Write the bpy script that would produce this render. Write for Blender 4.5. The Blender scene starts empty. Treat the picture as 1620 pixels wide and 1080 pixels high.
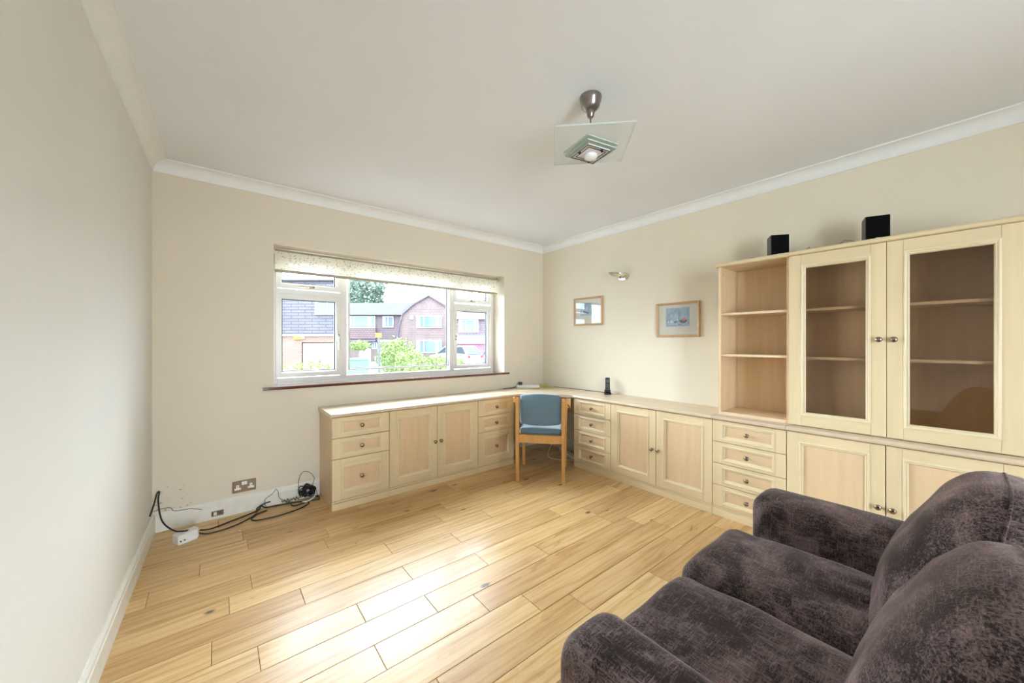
import bpy, bmesh, math, random
from mathutils import Vector, Matrix, noise
random.seed(7)
S = bpy.context.scene
COL = S.collection
PI = math.pi
# ------------------------------------------------------------------ camera
YAW = 0.6795
cam = bpy.data.cameras.new('camera'); co = bpy.data.objects.new('camera', cam); COL.objects.link(co)
co.location = (-3.2224, -3.3679, 1.25); co.rotation_euler = (PI/2, 0, -YAW)
cam.sensor_width = 36; cam.lens = 579.15/1620*36; cam.shift_y = 2.64/1620; cam.clip_start = .02; cam.clip_end = 500
S.camera = co
# ------------------------------------------------------------------ world, lights, exposure
S.view_settings.view_transform = 'Standard'; S.view_settings.look = 'None'
S.view_settings.gamma = 1; S.view_settings.use_curve_mapping = False
S.view_settings.exposure = 0.66
W = bpy.data.worlds.new('sky'); S.world = W; W.use_nodes = True
wn = W.node_tree; wn.nodes.clear()
wo = wn.nodes.new('ShaderNodeOutputWorld'); wb = wn.nodes.new('ShaderNodeBackground')
wt = wn.nodes.new('ShaderNodeTexCoord'); wnz = wn.nodes.new('ShaderNodeTexNoise'); wr = wn.nodes.new('ShaderNodeValToRGB')
wnz.inputs['Scale'].default_value = 2.2; wnz.inputs['Detail'].default_value = 4
wr.color_ramp.elements[0].position = .35; wr.color_ramp.elements[0].color = (.66, .82, 1, 1)
wr.color_ramp.elements[1].position = .6; wr.color_ramp.elements[1].color = (.76, .88, 1, 1)
wn.links.new(wt.outputs['Generated'], wnz.inputs['Vector']); wn.links.new(wnz.outputs['Fac'], wr.inputs['Fac'])
wn.links.new(wr.outputs['Color'], wb.inputs['Color']); wn.links.new(wb.outputs[0], wo.inputs[0])
wb.inputs['Strength'].default_value = 6.5
def sun(name, az, el, strength, angle, color=(1, 1, 1)):
    l = bpy.data.lights.new(name, 'SUN'); l.energy = strength; l.angle = math.radians(angle); l.color = color
    o = bpy.data.objects.new(name, l); COL.objects.link(o)
    a, e = math.radians(az), math.radians(el)          # azimuth measured from +Y towards +X: where the light comes from
    d = Vector((math.sin(a)*math.cos(e), math.cos(a)*math.cos(e), math.sin(e)))
    o.rotation_euler = (-d).to_track_quat('-Z', 'Y').to_euler(); o.location = d*30
    return o
sun('bright_overcast_sky', 0, 29, 23.0, 84, (.83, .93, 1))
dl = bpy.data.lights.new('garden_door_daylight', 'AREA'); dl.shape = 'RECTANGLE'; dl.size = 1.3; dl.size_y = 2.1; dl.energy = 195; dl.color = (.80, .91, 1)
do = bpy.data.objects.new('garden_door_daylight', dl); COL.objects.link(do); do.location = (-2.95, -5.95, 1.25); do.rotation_euler = (PI/2, 0, -math.radians(42))      # added fill lamp, out of view, brightens the room through the added rear opening

# ------------------------------------------------------------------ helpers
MATS = {}
def nd(nt, t, **kw):
    n = nt.nodes.new(t)
    for k, v in kw.items():
        if k in n.inputs: n.inputs[k].default_value = v
        else: setattr(n, k, v)
    return n
def base(name, color=(.8, .8, .8), rough=.5, metal=0, **kw):
    m = bpy.data.materials.new(name); m.use_nodes = True; nt = m.node_tree; p = nt.nodes['Principled BSDF']
    p.inputs['Base Color'].default_value = (*color, 1); p.inputs['Roughness'].default_value = rough; p.inputs['Metallic'].default_value = metal
    for k, v in kw.items(): p.inputs[k].default_value = v
    m.diffuse_color = (*color, 1); MATS[name] = m
    return m, nt, p
def ramp(nt, fac, stops):
    r = nt.nodes.new('ShaderNodeValToRGB'); e = r.color_ramp.elements
    while len(e) < len(stops): e.new(.5)
    for el, (q, c) in zip(e, stops): el.position = q; el.color = (*c, 1)
    nt.links.new(fac, r.inputs[0]); return r.outputs[0]
def mix(nt, a, b, fac, mode='MIX'):
    n = nt.nodes.new('ShaderNodeMix'); n.data_type = 'RGBA'; n.blend_type = mode
    for s, v in ((6, a), (7, b)):
        if isinstance(v, tuple): n.inputs[s].default_value = (*v, 1)
        else: nt.links.new(v, n.inputs[s])
    if isinstance(fac, (int, float)): n.inputs[0].default_value = fac
    else: nt.links.new(fac, n.inputs[0])
    return n.outputs[2]
def coords(nt, scale=(1, 1, 1), kind='Object', rot=(0, 0, 0)):
    t = nt.nodes.new('ShaderNodeTexCoord'); m = nt.nodes.new('ShaderNodeMapping')
    m.inputs['Scale'].default_value = scale; m.inputs['Rotation'].default_value = rot
    nt.links.new(t.outputs[kind], m.inputs['Vector']); return m.outputs[0]
def noi(nt, vec, scale, detail=4, rough=.55, dist=0):
    n = nd(nt, 'ShaderNodeTexNoise', Scale=scale, Detail=detail, Roughness=rough, Distortion=dist)
    nt.links.new(vec, n.inputs['Vector']); return n.outputs['Fac']
def bump(nt, p, h, strength=.2, dist=.01):
    b = nd(nt, 'ShaderNodeBump', Strength=strength, Distance=dist); nt.links.new(h, b.inputs['Height']); nt.links.new(b.outputs[0], p.inputs['Normal'])
def simple(name, color, rough=.5, metal=0, var=.08, scale=12, bmp=0, **kw):
    m, nt, p = base(name, color, rough, metal, **kw)
    f = noi(nt, coords(nt), scale)
    lo = tuple(c*(1-var) for c in color); hi = tuple(min(1, c*(1+var)) for c in color)
    nt.links.new(ramp(nt, f, [(.3, lo), (.7, hi)]), p.inputs['Base Color'])
    if bmp: bump(nt, p, f, bmp, .002)
    return m
def wood(name, c1, c2, axis, rough=.42, sc=1.0, streak=.0):
    m, nt, p = base(name, c1, rough)
    s = {'z': (30, 30, 2.2), 'x': (2.2, 30, 30), 'y': (30, 2.2, 30)}[axis]
    v = coords(nt, tuple(q*sc for q in s)); f = noi(nt, v, 1, 6, .6, .4)
    v2 = coords(nt, tuple(q*sc*.25 for q in s)); g = noi(nt, v2, 1, 3, .5)
    c = ramp(nt, f, [(.3, c2), (.62, c1)]); c = mix(nt, c, tuple(q*.93 for q in c1), g, 'MULTIPLY') if 0 else mix(nt, c, ramp(nt, g, [(.35, tuple(q*.90 for q in c1)), (.65, tuple(min(1, q*1.05) for q in c1))]), .5)
    nt.links.new(c, p.inputs['Base Color']); bump(nt, p, f, .06, .001)
    return m
def obj(name, bm, mat, parent=None, loc=None, rot=None, smooth=False):
    bmesh.ops.recalc_face_normals(bm, faces=bm.faces)
    me = bpy.data.meshes.new(name); bm.to_mesh(me); bm.free()
    o = bpy.data.objects.new(name, me); COL.objects.link(o)
    for m in (mat if isinstance(mat, (list, tuple)) else [mat]): me.materials.append(MATS[m] if isinstance(m, str) else m)
    if parent: o.parent = parent
    if loc: o.location = loc
    if rot: o.rotation_euler = rot
    if smooth is not False:
        for f in me.polygons: f.use_smooth = True
        if smooth is not True:
            me.set_sharp_from_angle(angle=math.radians(smooth))
    return o
def tag(o, label=None, cat=None, group=None, kind=None):
    if label: o['label'] = label
    if cat: o['category'] = cat
    if group: o['group'] = group
    if kind: o['kind'] = kind
    return o
def thing(name, label, cat, loc=(0, 0, 0), rz=0, group=None):
    o = bpy.data.objects.new(name, None); COL.objects.link(o); o.empty_display_size = .1
    o.location = loc; o.rotation_euler = (0, 0, rz); return tag(o, label, cat, group)
def NB(): return bmesh.new()
def box(bm, x0, x1, y0, y1, z0, z1, mi=0, bev=0):
    vs = [bm.verts.new((x, y, z)) for x in (x0, x1) for y in (y0, y1) for z in (z0, z1)]
    fs = [bm.faces.new([vs[i] for i in q]) for q in ((0, 1, 3, 2), (4, 6, 7, 5), (0, 4, 5, 1), (2, 3, 7, 6), (0, 2, 6, 4), (1, 5, 7, 3))]
    for f in fs: f.material_index = mi
    if bev:
        es = list({e for f in fs for e in f.edges})
        r = bmesh.ops.bevel(bm, geom=es, offset=bev, segments=2, affect='EDGES', profile=.5)
        for f in r['faces']: f.material_index = mi
    return vs
def bx(*a, bev=0):
    bm = NB(); box(bm, *a, bev=bev); return bm
def extrude_profile(bm, pts, x0, x1, axis='x', mi=0, closed=True, ends=True, mit0=None, mit1=None):
    """pts = list of (a,b) in the plane across the axis"""
    def P(t, a, b):
        return {'x': (t, a, b), 'y': (a, t, b), 'z': (a, b, t)}[axis]
    r0 = [bm.verts.new(P(x0+(mit0(a, b) if mit0 else 0), a, b)) for a, b in pts]
    r1 = [bm.verts.new(P(x1+(mit1(a, b) if mit1 else 0), a, b)) for a, b in pts]
    n = len(pts)
    for i in range(n if closed else n-1):
        f = bm.faces.new([r0[i], r0[(i+1) % n], r1[(i+1) % n], r1[i]]); f.material_index = mi
    if ends and closed:
        for r in (r0, r1): bm.faces.new(r).material_index = mi
def lathe(bm, prof, seg=20, M=None, mi=0):
    """prof (r,h) about z"""
    rings = []
    for r, h in prof:
        rings.append([bm.verts.new((r*math.cos(2*PI*i/seg), r*math.sin(2*PI*i/seg), h)) for i in range(seg)] if r > 1e-6 else [bm.verts.new((0, 0, h))])
    fs = []
    for a, b in zip(rings, rings[1:]):
        for i in range(seg):
            j = (i+1) % seg
            if len(a) == 1 and len(b) == 1: continue
            if len(a) == 1: fs.append(bm.faces.new([a[0], b[i], b[j]]))
            elif len(b) == 1: fs.append(bm.faces.new([a[i], a[j], b[0]]))
            else: fs.append(bm.faces.new([a[i], a[j], b[j], b[i]]))
    for f in fs: f.material_index = mi
    if M is not None:
        bmesh.ops.transform(bm, matrix=M, verts=[v for r in rings for v in r])
def spline(pts, n=10):
    P = [Vector(p) for p in pts]; out = []
    for i in range(len(P)-1):
        p0 = P[max(i-1, 0)]; p1 = P[i]; p2 = P[i+1]; p3 = P[min(i+2, len(P)-1)]
        for k in range(n):
            t = k/n
            out.append(.5*((2*p1)+(-p0+p2)*t+(2*p0-5*p1+4*p2-p3)*t*t+(-p0+3*p1-3*p2+p3)*t**3))
    out.append(P[-1]); return out
def tube(bm, path, r, seg=8, mi=0, n=10, raw=False):
    path = [Vector(p) for p in path] if raw else spline(path, n)
    rr = r if callable(r) else (lambda t: r)
    prev = None; rings = []
    up = Vector((0, 0, 1))
    for i, p in enumerate(path):
        t = (path[min(i+1, len(path)-1)]-path[max(i-1, 0)])
        if t.length < 1e-9: t = Vector((1, 0, 0))
        t.normalize()
        if prev is None:
            a = t.orthogonal().normalized()
        else:
            a = (prev-t*prev.dot(t))
            a = a.normalized() if a.length > 1e-6 else t.orthogonal().normalized()
        prev = a; b = t.cross(a); q = rr(i/(len(path)-1))
        rings.append([bm.verts.new(p+(a*math.cos(2*PI*k/seg)+b*math.sin(2*PI*k/seg))*q) for k in range(seg)])
    for A, B in zip(rings, rings[1:]):
        for k in range(seg): bm.faces.new([A[k], A[(k+1) % seg], B[(k+1) % seg], B[k]]).material_index = mi
    for r_ in (rings[0], rings[-1]): bm.faces.new(r_).material_index = mi
def dup(o, parent=None):
    c = o.copy(); COL.objects.link(c)
    if parent: c.parent = parent
    for ch in o.children: dup(ch, c)
    return c
def ext(r, d, z=0):      # exterior frame: r to the right of, d ahead of the photographer's line of sight
    c, s = math.cos(YAW), math.sin(YAW)
    return Vector((-3.2224+r*c+d*s, -3.3679-r*s+d*c, z))

# ------------------------------------------------------------------ materials
def wall_mat(name, col, scuff=False):
    m, nt, p = base(name, col, .75)
    v = coords(nt); f = noi(nt, v, 1.3, 3); g = noi(nt, v, 160, 2)
    c = ramp(nt, f, [(.3, tuple(q*.975 for q in col)), (.7, tuple(min(1, q*1.02) for q in col))])
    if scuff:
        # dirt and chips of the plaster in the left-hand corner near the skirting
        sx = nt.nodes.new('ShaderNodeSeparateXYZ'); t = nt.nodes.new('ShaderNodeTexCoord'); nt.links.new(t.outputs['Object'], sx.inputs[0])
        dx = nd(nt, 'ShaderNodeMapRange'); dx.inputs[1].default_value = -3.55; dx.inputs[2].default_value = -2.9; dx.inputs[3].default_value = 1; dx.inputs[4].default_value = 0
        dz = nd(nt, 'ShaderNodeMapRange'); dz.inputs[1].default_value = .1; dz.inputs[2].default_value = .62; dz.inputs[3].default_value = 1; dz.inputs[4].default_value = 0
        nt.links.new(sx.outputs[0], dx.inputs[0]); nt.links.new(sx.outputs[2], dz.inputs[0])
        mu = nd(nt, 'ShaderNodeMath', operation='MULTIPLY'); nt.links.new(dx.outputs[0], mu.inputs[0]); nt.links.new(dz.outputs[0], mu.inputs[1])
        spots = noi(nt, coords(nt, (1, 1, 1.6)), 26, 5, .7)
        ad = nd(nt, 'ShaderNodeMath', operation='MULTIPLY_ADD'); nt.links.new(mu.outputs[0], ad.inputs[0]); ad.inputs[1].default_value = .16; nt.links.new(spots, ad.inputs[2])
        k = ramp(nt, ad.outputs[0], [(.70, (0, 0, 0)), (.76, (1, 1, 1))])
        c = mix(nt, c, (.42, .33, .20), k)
    nt.links.new(c, p.inputs['Base Color']); bump(nt, p, g, .05, .001)
wall_mat('window_wall_paint', (.74, .655, .53), True)
wall_mat('left_wall_paint', (.75, .725, .67), False)
wall_mat('right_wall_paint', (.77, .69, .545))
wall_mat('ceiling_paint', (.80, .81, .825))
simple('cove_paint', (.82, .815, .79), .6, var=.02)
simple('skirting_paint', (.78, .745, .66), .4, var=.04, scale=25)
simple('upvc', (.80, .78, .74), .28, var=.02)
simple('gasket', (.03, .04, .05), .6)
wood('mahogany', (.13, .035, .022), (.07, .018, .012), 'x', .12)
MATS['mahogany'].node_tree.nodes['Principled BSDF'].inputs['Coat Weight'].default_value = 1; MATS['mahogany'].node_tree.nodes['Principled BSDF'].inputs['Coat Roughness'].default_value = .06
MB, MD = (.75, .605, .375), (.665, .515, .295)
wood('maple_vertical', MB, MD, 'z'); wood('maple_horizontal', MB, MD, 'x')
PB, PD = (.73, .54, .33), (.65, .46, .265)
wood('panel_vertical', PB, PD, 'z'); wood('panel_horizontal', PB, PD, 'x')
wood('maple_top', (.68, .55, .40), (.60, .47, .33), 'x', .26)
wood('carcass', (.78, .58, .36), (.69, .48, .28), 'z')
wood('carcass_horizontal', (.78, .60, .40), (.70, .52, .33), 'x')
wood('glazed_back', (.36, .27, .17), (.30, .22, .14), 'z')
simple('moulding_cream', (.76, .64, .42), .4, var=.03)
simple('pewter', (.30, .25, .20), .25, 1, var=.1)
simple('dark_gap', (.03, .02, .015), .9)
simple('beech', (.62, .33, .11), .38, var=.1, scale=6)
wood('chair_wood', (.70, .38, .12), (.56, .27, .075), 'z', .35)
simple('black_plastic', (.012, .012, .013), .45)
simple('speaker_grille', (.004, .004, .0045), .95, **{'Specular IOR Level': .1})
simple('grey_plastic', (.12, .12, .125), .5)
simple('white_plastic', (.82, .81, .78), .35, var=.03)
simple('black_cable', (.012, .011, .011), .4)
simple('brown_cable', (.08, .045, .02), .5)
simple('yellow_cable', (.50, .42, .10), .45)
simple('bronze_plate', (.20, .13, .075), .4, .7)
simple('chrome', (.75, .72, .66), .12, 1)
simple('nickel', (.30, .27, .25), .3, 1)
simple('oak_frame', (.52, .32, .16), .4, var=.12, scale=30)
simple('beige_bar', (.42, .37, .28), .6); simple('picture_mat', (.70, .68, .58), .8, var=.02)
def glass(name, col=(1, 1, 1), rough=0, alpha=.12, ior=1.45):
    """thin sheet: mostly see-through with a Fresnel mirror reflection"""
    m = bpy.data.materials.new(name); m.use_nodes = True; nt = m.node_tree; nt.nodes.clear()
    o = nt.nodes.new('ShaderNodeOutputMaterial'); t = nt.nodes.new('ShaderNodeBsdfTransparent'); t.inputs[0].default_value = (*col, 1)
    g = nt.nodes.new('ShaderNodeBsdfGlossy'); g.inputs['Roughness'].default_value = rough
    f = nt.nodes.new('ShaderNodeFresnel'); gm = nt.nodes.new('ShaderNodeNewGeometry'); mr = nt.nodes.new('ShaderNodeMapRange')
    mr.inputs[3].default_value = ior; mr.inputs[4].default_value = 1/ior; nt.links.new(gm.outputs['Backfacing'], mr.inputs[0]); nt.links.new(mr.outputs[0], f.inputs[0])   # the same plain surface reflection on both faces of the sheet
    x = nt.nodes.new('ShaderNodeMixShader')
    nt.links.new(f.outputs[0], x.inputs[0]); nt.links.new(t.outputs[0], x.inputs[1]); nt.links.new(g.outputs[0], x.inputs[2]); nt.links.new(x.outputs[0], o.inputs[0])
    MATS[name] = m; return m
glass('window_glass', (.97, .98, .98)); glass('cabinet_glass', (.84, .80, .75), .0, ior=1.5); glass('picture_glass', (.97, .97, .97), ior=1.6)
def frosted(name, col, a):
    m = bpy.data.materials.new(name); m.use_nodes = True; nt = m.node_tree; nt.nodes.clear()
    o = nt.nodes.new('ShaderNodeOutputMaterial'); t = nt.nodes.new('ShaderNodeBsdfTransparent'); t.inputs[0].default_value = (.97, .985, .975, 1)
    d = nt.nodes.new('ShaderNodeBsdfDiffuse'); d.inputs[0].default_value = (*col, 1); l = nt.nodes.new('ShaderNodeBsdfTranslucent'); l.inputs[0].default_value = (*col, 1)
    x = nt.nodes.new('ShaderNodeMixShader'); x.inputs[0].default_value = .5; y = nt.nodes.new('ShaderNodeMixShader'); y.inputs[0].default_value = a
    nt.links.new(d.outputs[0], x.inputs[1]); nt.links.new(l.outputs[0], x.inputs[2])
    nt.links.new(t.outputs[0], y.inputs[1]); nt.links.new(x.outputs[0], y.inputs[2]); nt.links.new(y.outputs[0], o.inputs[0]); MATS[name] = m
frosted('frosted_plate', (.90, .92, .90), .32); frosted('green_glass', (.62, .70, .62), .5); frosted('clear_edge', (.85, .88, .86), .35)
simple('glass_edge', (.52, .57, .53), .2); simple('bulb_glass', (.85, .84, .84), .25)
# roller blind: cream cloth printed with small grey leaves, daylight shines through
m = bpy.data.materials.new('blind_cloth'); m.use_nodes = True; nt = m.node_tree; nt.nodes.clear(); MATS['blind_cloth'] = m
o_ = nt.nodes.new('ShaderNodeOutputMaterial'); d_ = nt.nodes.new('ShaderNodeBsdfDiffuse'); l_ = nt.nodes.new('ShaderNodeBsdfTranslucent'); x_ = nt.nodes.new('ShaderNodeMixShader'); x_.inputs[0].default_value = .22
v_ = coords(nt, (1, 1, 1), rot=(0, .6, 0)); v2_ = nd(nt, 'ShaderNodeVectorMath', operation='MULTIPLY'); v2_.inputs[1].default_value = (1, 1, 2.4); nt.links.new(v_, v2_.inputs[0])
vo = nd(nt, 'ShaderNodeTexVoronoi', Scale=30.0, Randomness=.8); nt.links.new(v2_.outputs[0], vo.inputs['Vector'])
c_ = ramp(nt, vo.outputs['Distance'], [(.25, (.50, .46, .36)), (.31, (.86, .80, .66))])
for q in (d_, l_): nt.links.new(c_, q.inputs[0])
nt.links.new(d_.outputs[0], x_.inputs[1]); nt.links.new(l_.outputs[0], x_.inputs[2]); nt.links.new(x_.outputs[0], o_.inputs[0])
# oak planks: tone per plank is stored in a face attribute
m, nt, p = base('oak_planks', (.6, .4, .2), .22)
at = nd(nt, 'ShaderNodeAttribute', attribute_name='tone'); t = nt.nodes.new('ShaderNodeTexCoord')
of = nd(nt, 'ShaderNodeVectorMath', operation='MULTIPLY_ADD'); nt.links.new(at.outputs['Color'], of.inputs[0]); of.inputs[1].default_value = (37, 23, 11); nt.links.new(t.outputs['Object'], of.inputs[2])
def mp(sc):
    q = nt.nodes.new('ShaderNodeMapping'); q.inputs['Scale'].default_value = sc; nt.links.new(of.outputs[0], q.inputs['Vector']); return q.outputs[0]
g1 = noi(nt, mp((1.6, 22, 1)), 1.0, 7, .62, .8); g2 = noi(nt, mp((3, 90, 1)), 1, 4, .6); g3 = noi(nt, mp((1.1, 4.5, 1)), 1.4, 3, .5, .6)
wv = nd(nt, 'ShaderNodeTexWave', Scale=2.2, Distortion=14.0, Detail=3.0); wv.bands_direction = 'Y'; wv.inputs['Detail Scale'].default_value = .7; nt.links.new(mp((.55, 3.2, 1)), wv.inputs['Vector'])
c = ramp(nt, g1, [(.24, (.53, .31, .115)), (.5, (.76, .52, .25)), (.76, (.84, .645, .37))])
c = mix(nt, c, ramp(nt, g2, [(.3, (.66, .55, .42)), (.7, (1, 1, 1))]), .35, 'MULTIPLY')
c = mix(nt, c, ramp(nt, wv.outputs['Fac'], [(.0, (.70, .60, .48)), (.30, (1, 1, 1))]), .40, 'MULTIPLY')
c = mix(nt, c, ramp(nt, g3, [(.3, (.80, .74, .66)), (.65, (1.0, 1.0, 1.0))]), .5, 'MULTIPLY')
sp = nt.nodes.new('ShaderNodeSeparateColor'); nt.links.new(at.outputs['Color'], sp.inputs[0])
c = mix(nt, c, ramp(nt, sp.outputs[0], [(0, (.80, .73, .68)), (.12, (.92, .89, .87)), (.6, (1, 1, 1)), (1, (1.05, 1.05, 1.04))]), 1, 'MULTIPLY')
kn = nd(nt, 'ShaderNodeTexVoronoi', Scale=3.2, Randomness=1.0); nt.links.new(mp((1, 1.9, 1)), kn.inputs['Vector'])
kd = nd(nt, 'ShaderNodeMath', operation='MULTIPLY_ADD'); nt.links.new(g1, kd.inputs[0]); kd.inputs[1].default_value = .22; nt.links.new(kn.outputs['Distance'], kd.inputs[2])
c = mix(nt, (.11, .07, .04), c, ramp(nt, kd.outputs[0], [(.165, (0, 0, 0)), (.215, (1, 1, 1))]))
nt.links.new(c, p.inputs['Base Color'])
rg = ramp(nt, g3, [(.3, (.26, .26, .26)), (.7, (.38, .38, .38))]); nt.links.new(rg, p.inputs['Roughness'])
p.inputs['Specular IOR Level'].default_value = .42
bump(nt, p, g1, .10, .003)
# crushed velvet upholstery
def velvet(name, dark, light):
    m, nt, p = base(name, dark, .8)
    a = noi(nt, coords(nt, (26, 260, 260)), 1, 2, .6, .3); b = noi(nt, coords(nt, (260, 26, 260)), 1, 2, .6, .3); e = noi(nt, coords(nt, (240, 240, 26)), 1, 3, .6, .5)
    big = noi(nt, coords(nt), 6.5, 4, .6, .8)
    mx = nd(nt, 'ShaderNodeMath', operation='MAXIMUM'); nt.links.new(a, mx.inputs[0]); nt.links.new(b, mx.inputs[1])
    m2 = nd(nt, 'ShaderNodeMath', operation='MAXIMUM'); nt.links.new(mx.outputs[0], m2.inputs[0]); nt.links.new(e, m2.inputs[1])
    ad = nd(nt, 'ShaderNodeMath', operation='MULTIPLY_ADD'); nt.links.new(big, ad.inputs[0]); ad.inputs[1].default_value = .75; nt.links.new(m2.outputs[0], ad.inputs[2])
    sm = nd(nt, 'ShaderNodeMath', operation='MULTIPLY'); nt.links.new(ad.outputs[0], sm.inputs[0]); sm.inputs[1].default_value = .7
    nt.links.new(ramp(nt, sm.outputs[0], [(.60, dark), (.84, light)]), p.inputs['Base Color'])
    p.inputs['Sheen Weight'].default_value = .45; p.inputs['Sheen Roughness'].default_value = .35; p.inputs['Sheen Tint'].default_value = (.62, .48, .46, 1)
    p.inputs['Specular IOR Level'].default_value = .2
    bump(nt, p, ad.outputs[0], .35, .003)
velvet('brown_velvet', (.015, .008, .007), (.235, .16, .148))
m, nt, p = base('blue_fabric', (.11, .175, .22), .85, **{'Sheen Weight': .5})
f = noi(nt, coords(nt), 220, 2); nt.links.new(ramp(nt, f, [(.3, (.10, .165, .215)), (.7, (.145, .235, .305))]), p.inputs['Base Color']); bump(nt, p, f, .3, .001)
# exterior
def bricks(name, c1, c2, mortar, sx, sz, mort=.02, off=.5, rough=.8):
    m, nt, p = base(name, c1, rough)
    v = coords(nt, (1, 1, 1), rot=(PI/2, 0, 0)); 
    b = nd(nt, 'ShaderNodeTexBrick', Scale=1.0); b.inputs['Color1'].default_value = (*c1, 1); b.inputs['Color2'].default_value = (*c2, 1); b.inputs['Mortar'].default_value = (*mortar, 1)
    b.inputs['Mortar Size'].default_value = mort; b.inputs['Brick Width'].default_value = sx; b.inputs['Row Height'].default_value = sz; b.offset = off
    t = nt.nodes.new('ShaderNodeTexCoord'); s = nt.nodes.new('ShaderNodeSeparateXYZ'); cb = nt.nodes.new('ShaderNodeCombineXYZ')
    nt.links.new(t.outputs['Object'], s.inputs[0]); nt.links.new(s.outputs[0], cb.inputs[0]); nt.links.new(s.outputs[2], cb.inputs[1]); nt.links.new(cb.outputs[0], b.inputs['Vector'])
    c = mix(nt, b.outputs['Color'], ramp(nt, noi(nt, coords(nt), .8, 5), [(.3, (.80, .80, .84)), (.7, (1.1, 1.08, 1.06))]), .7, 'MULTIPLY')
    nt.links.new(c, p.inputs['Base Color'])
bricks('red_brick', (.26, .125, .085), (.32, .165, .115), (.38, .32, .26), .24, .085, .012)
bricks('pale_brick', (.20, .135, .125), (.24, .165, .15), (.29, .24, .22), .26, .16, .02)
bricks('slate_tiles', (.165, .15, .165), (.185, .17, .185), (.09, .083, .10), .9, .19, .03)
bricks('brown_tiles', (.19, .145, .155), (.22, .17, .175), (.13, .10, .11), .3, .22, .03)
bricks('red_tiles', (.25, .15, .14), (.21, .16, .16), (.13, .09, .09), .3, .22, .03)
simple('roof_tiles', (.032, .027, .027), .85, var=.12, scale=4)
simple('white_paint', (.85, .85, .85), .5, var=.02)
simple('pink_paint', (0.690, 0.207, 0.322), .5, var=.03)
simple('pale_band', (0.575, 0.564, 0.598), .6)
simple('dark_trim', (0.161, 0.138, 0.184), .6)
simple('pane_outside', (0.161, 0.230, 0.276), .1)
simple('net_curtain', (0.800, 0.800, 0.800), .8, var=.08, scale=5)
simple('asphalt', (.06, .06, .06), .9)
simple('leaf_yellow', (.20, .28, .07), .6, var=.25, scale=3)
simple('leaf_green', (0.299, 0.437, 0.184), .6, var=.3, scale=3)
simple('leaf_tree', (.11, .165, .115), .6, var=.35, scale=2)
simple('flower_pink', (0.800, 0.207, 0.230), .6)
simple('bark', (0.207, 0.184, 0.161), .9)
simple('bin_green', (0.138, 0.414, 0.230), .5)
simple('sign_orange', (0.800, 0.460, 0.034), .5)
simple('post_grey', (0.115, 0.127, 0.138), .6)
simple('car_silver', (0.460, 0.506, 0.552), .25, .4); simple('car_blue', (0.161, 0.230, 0.322), .25, .4); simple('tyre', (0.046, 0.046, 0.046), .8)
simple('car_window', (.05, .06, .07), .1); simple('tail_light', (.5, .03, .03), .3)
simple('print_sky', (.36, .47, .58), .8, var=.25, scale=30)

# ================================================================== ROOM SHELL
RX = 0.0; H = 2.46; YB = -5.40
def lx(y): return -3.552+.018*y           # the left wall is very slightly out of square
OX0, OX1, OZ0, OZ1 = -2.8761, -.6176, .912, 2.02
TH = .30
bm = NB()
for a in ((-3.95, OX0, 0, TH, -.1, H+.2), (OX1, .3, 0, TH, -.1, H+.2), (OX0, OX1, 0, TH, -.1, OZ0-.022), (OX0, OX1, 0, TH, OZ1, H+.2)): box(bm, *a)
tag(obj('wall_back', bm, 'window_wall_paint'), kind='structure')
bm = NB()
v = [bm.verts.new(q) for q in ((lx(0), 0, -.1), (lx(YB), YB, -.1), (lx(YB)-.3, YB, -.1), (lx(0)-.3, 0, -.1))]
v2 = [bm.verts.new((q.co.x, q.co.y, H+.2)) for q in v]
for i in range(4): bm.faces.new([v[i], v[(i+1) % 4], v2[(i+1) % 4], v2[i]])
bm.faces.new(v); bm.faces.new(v2)
tag(obj('wall_left', bm, 'left_wall_paint'), kind='structure')
tag(obj('wall_right', bx(0, .3, YB, 0, -.1, H+.2), 'right_wall_paint'), kind='structure')
PX0, PX1, PZ = -3.12, -2.15, 2.14        # unseen opening added behind the photographer to let fill light in
bm = NB()
for a in ((-3.95, PX0, YB-.3, YB, -.1, H+.2), (PX1, .3, YB-.3, YB, -.1, H+.2), (PX0, PX1, YB-.3, YB, PZ, H+.2)): box(bm, *a)
tag(obj('wall_rear', bm, 'right_wall_paint'), kind='structure')
tag(obj('ceiling', bx(-3.6-.1, .0, YB, 0, H, H+.2), 'ceiling_paint'), kind='structure')
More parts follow.
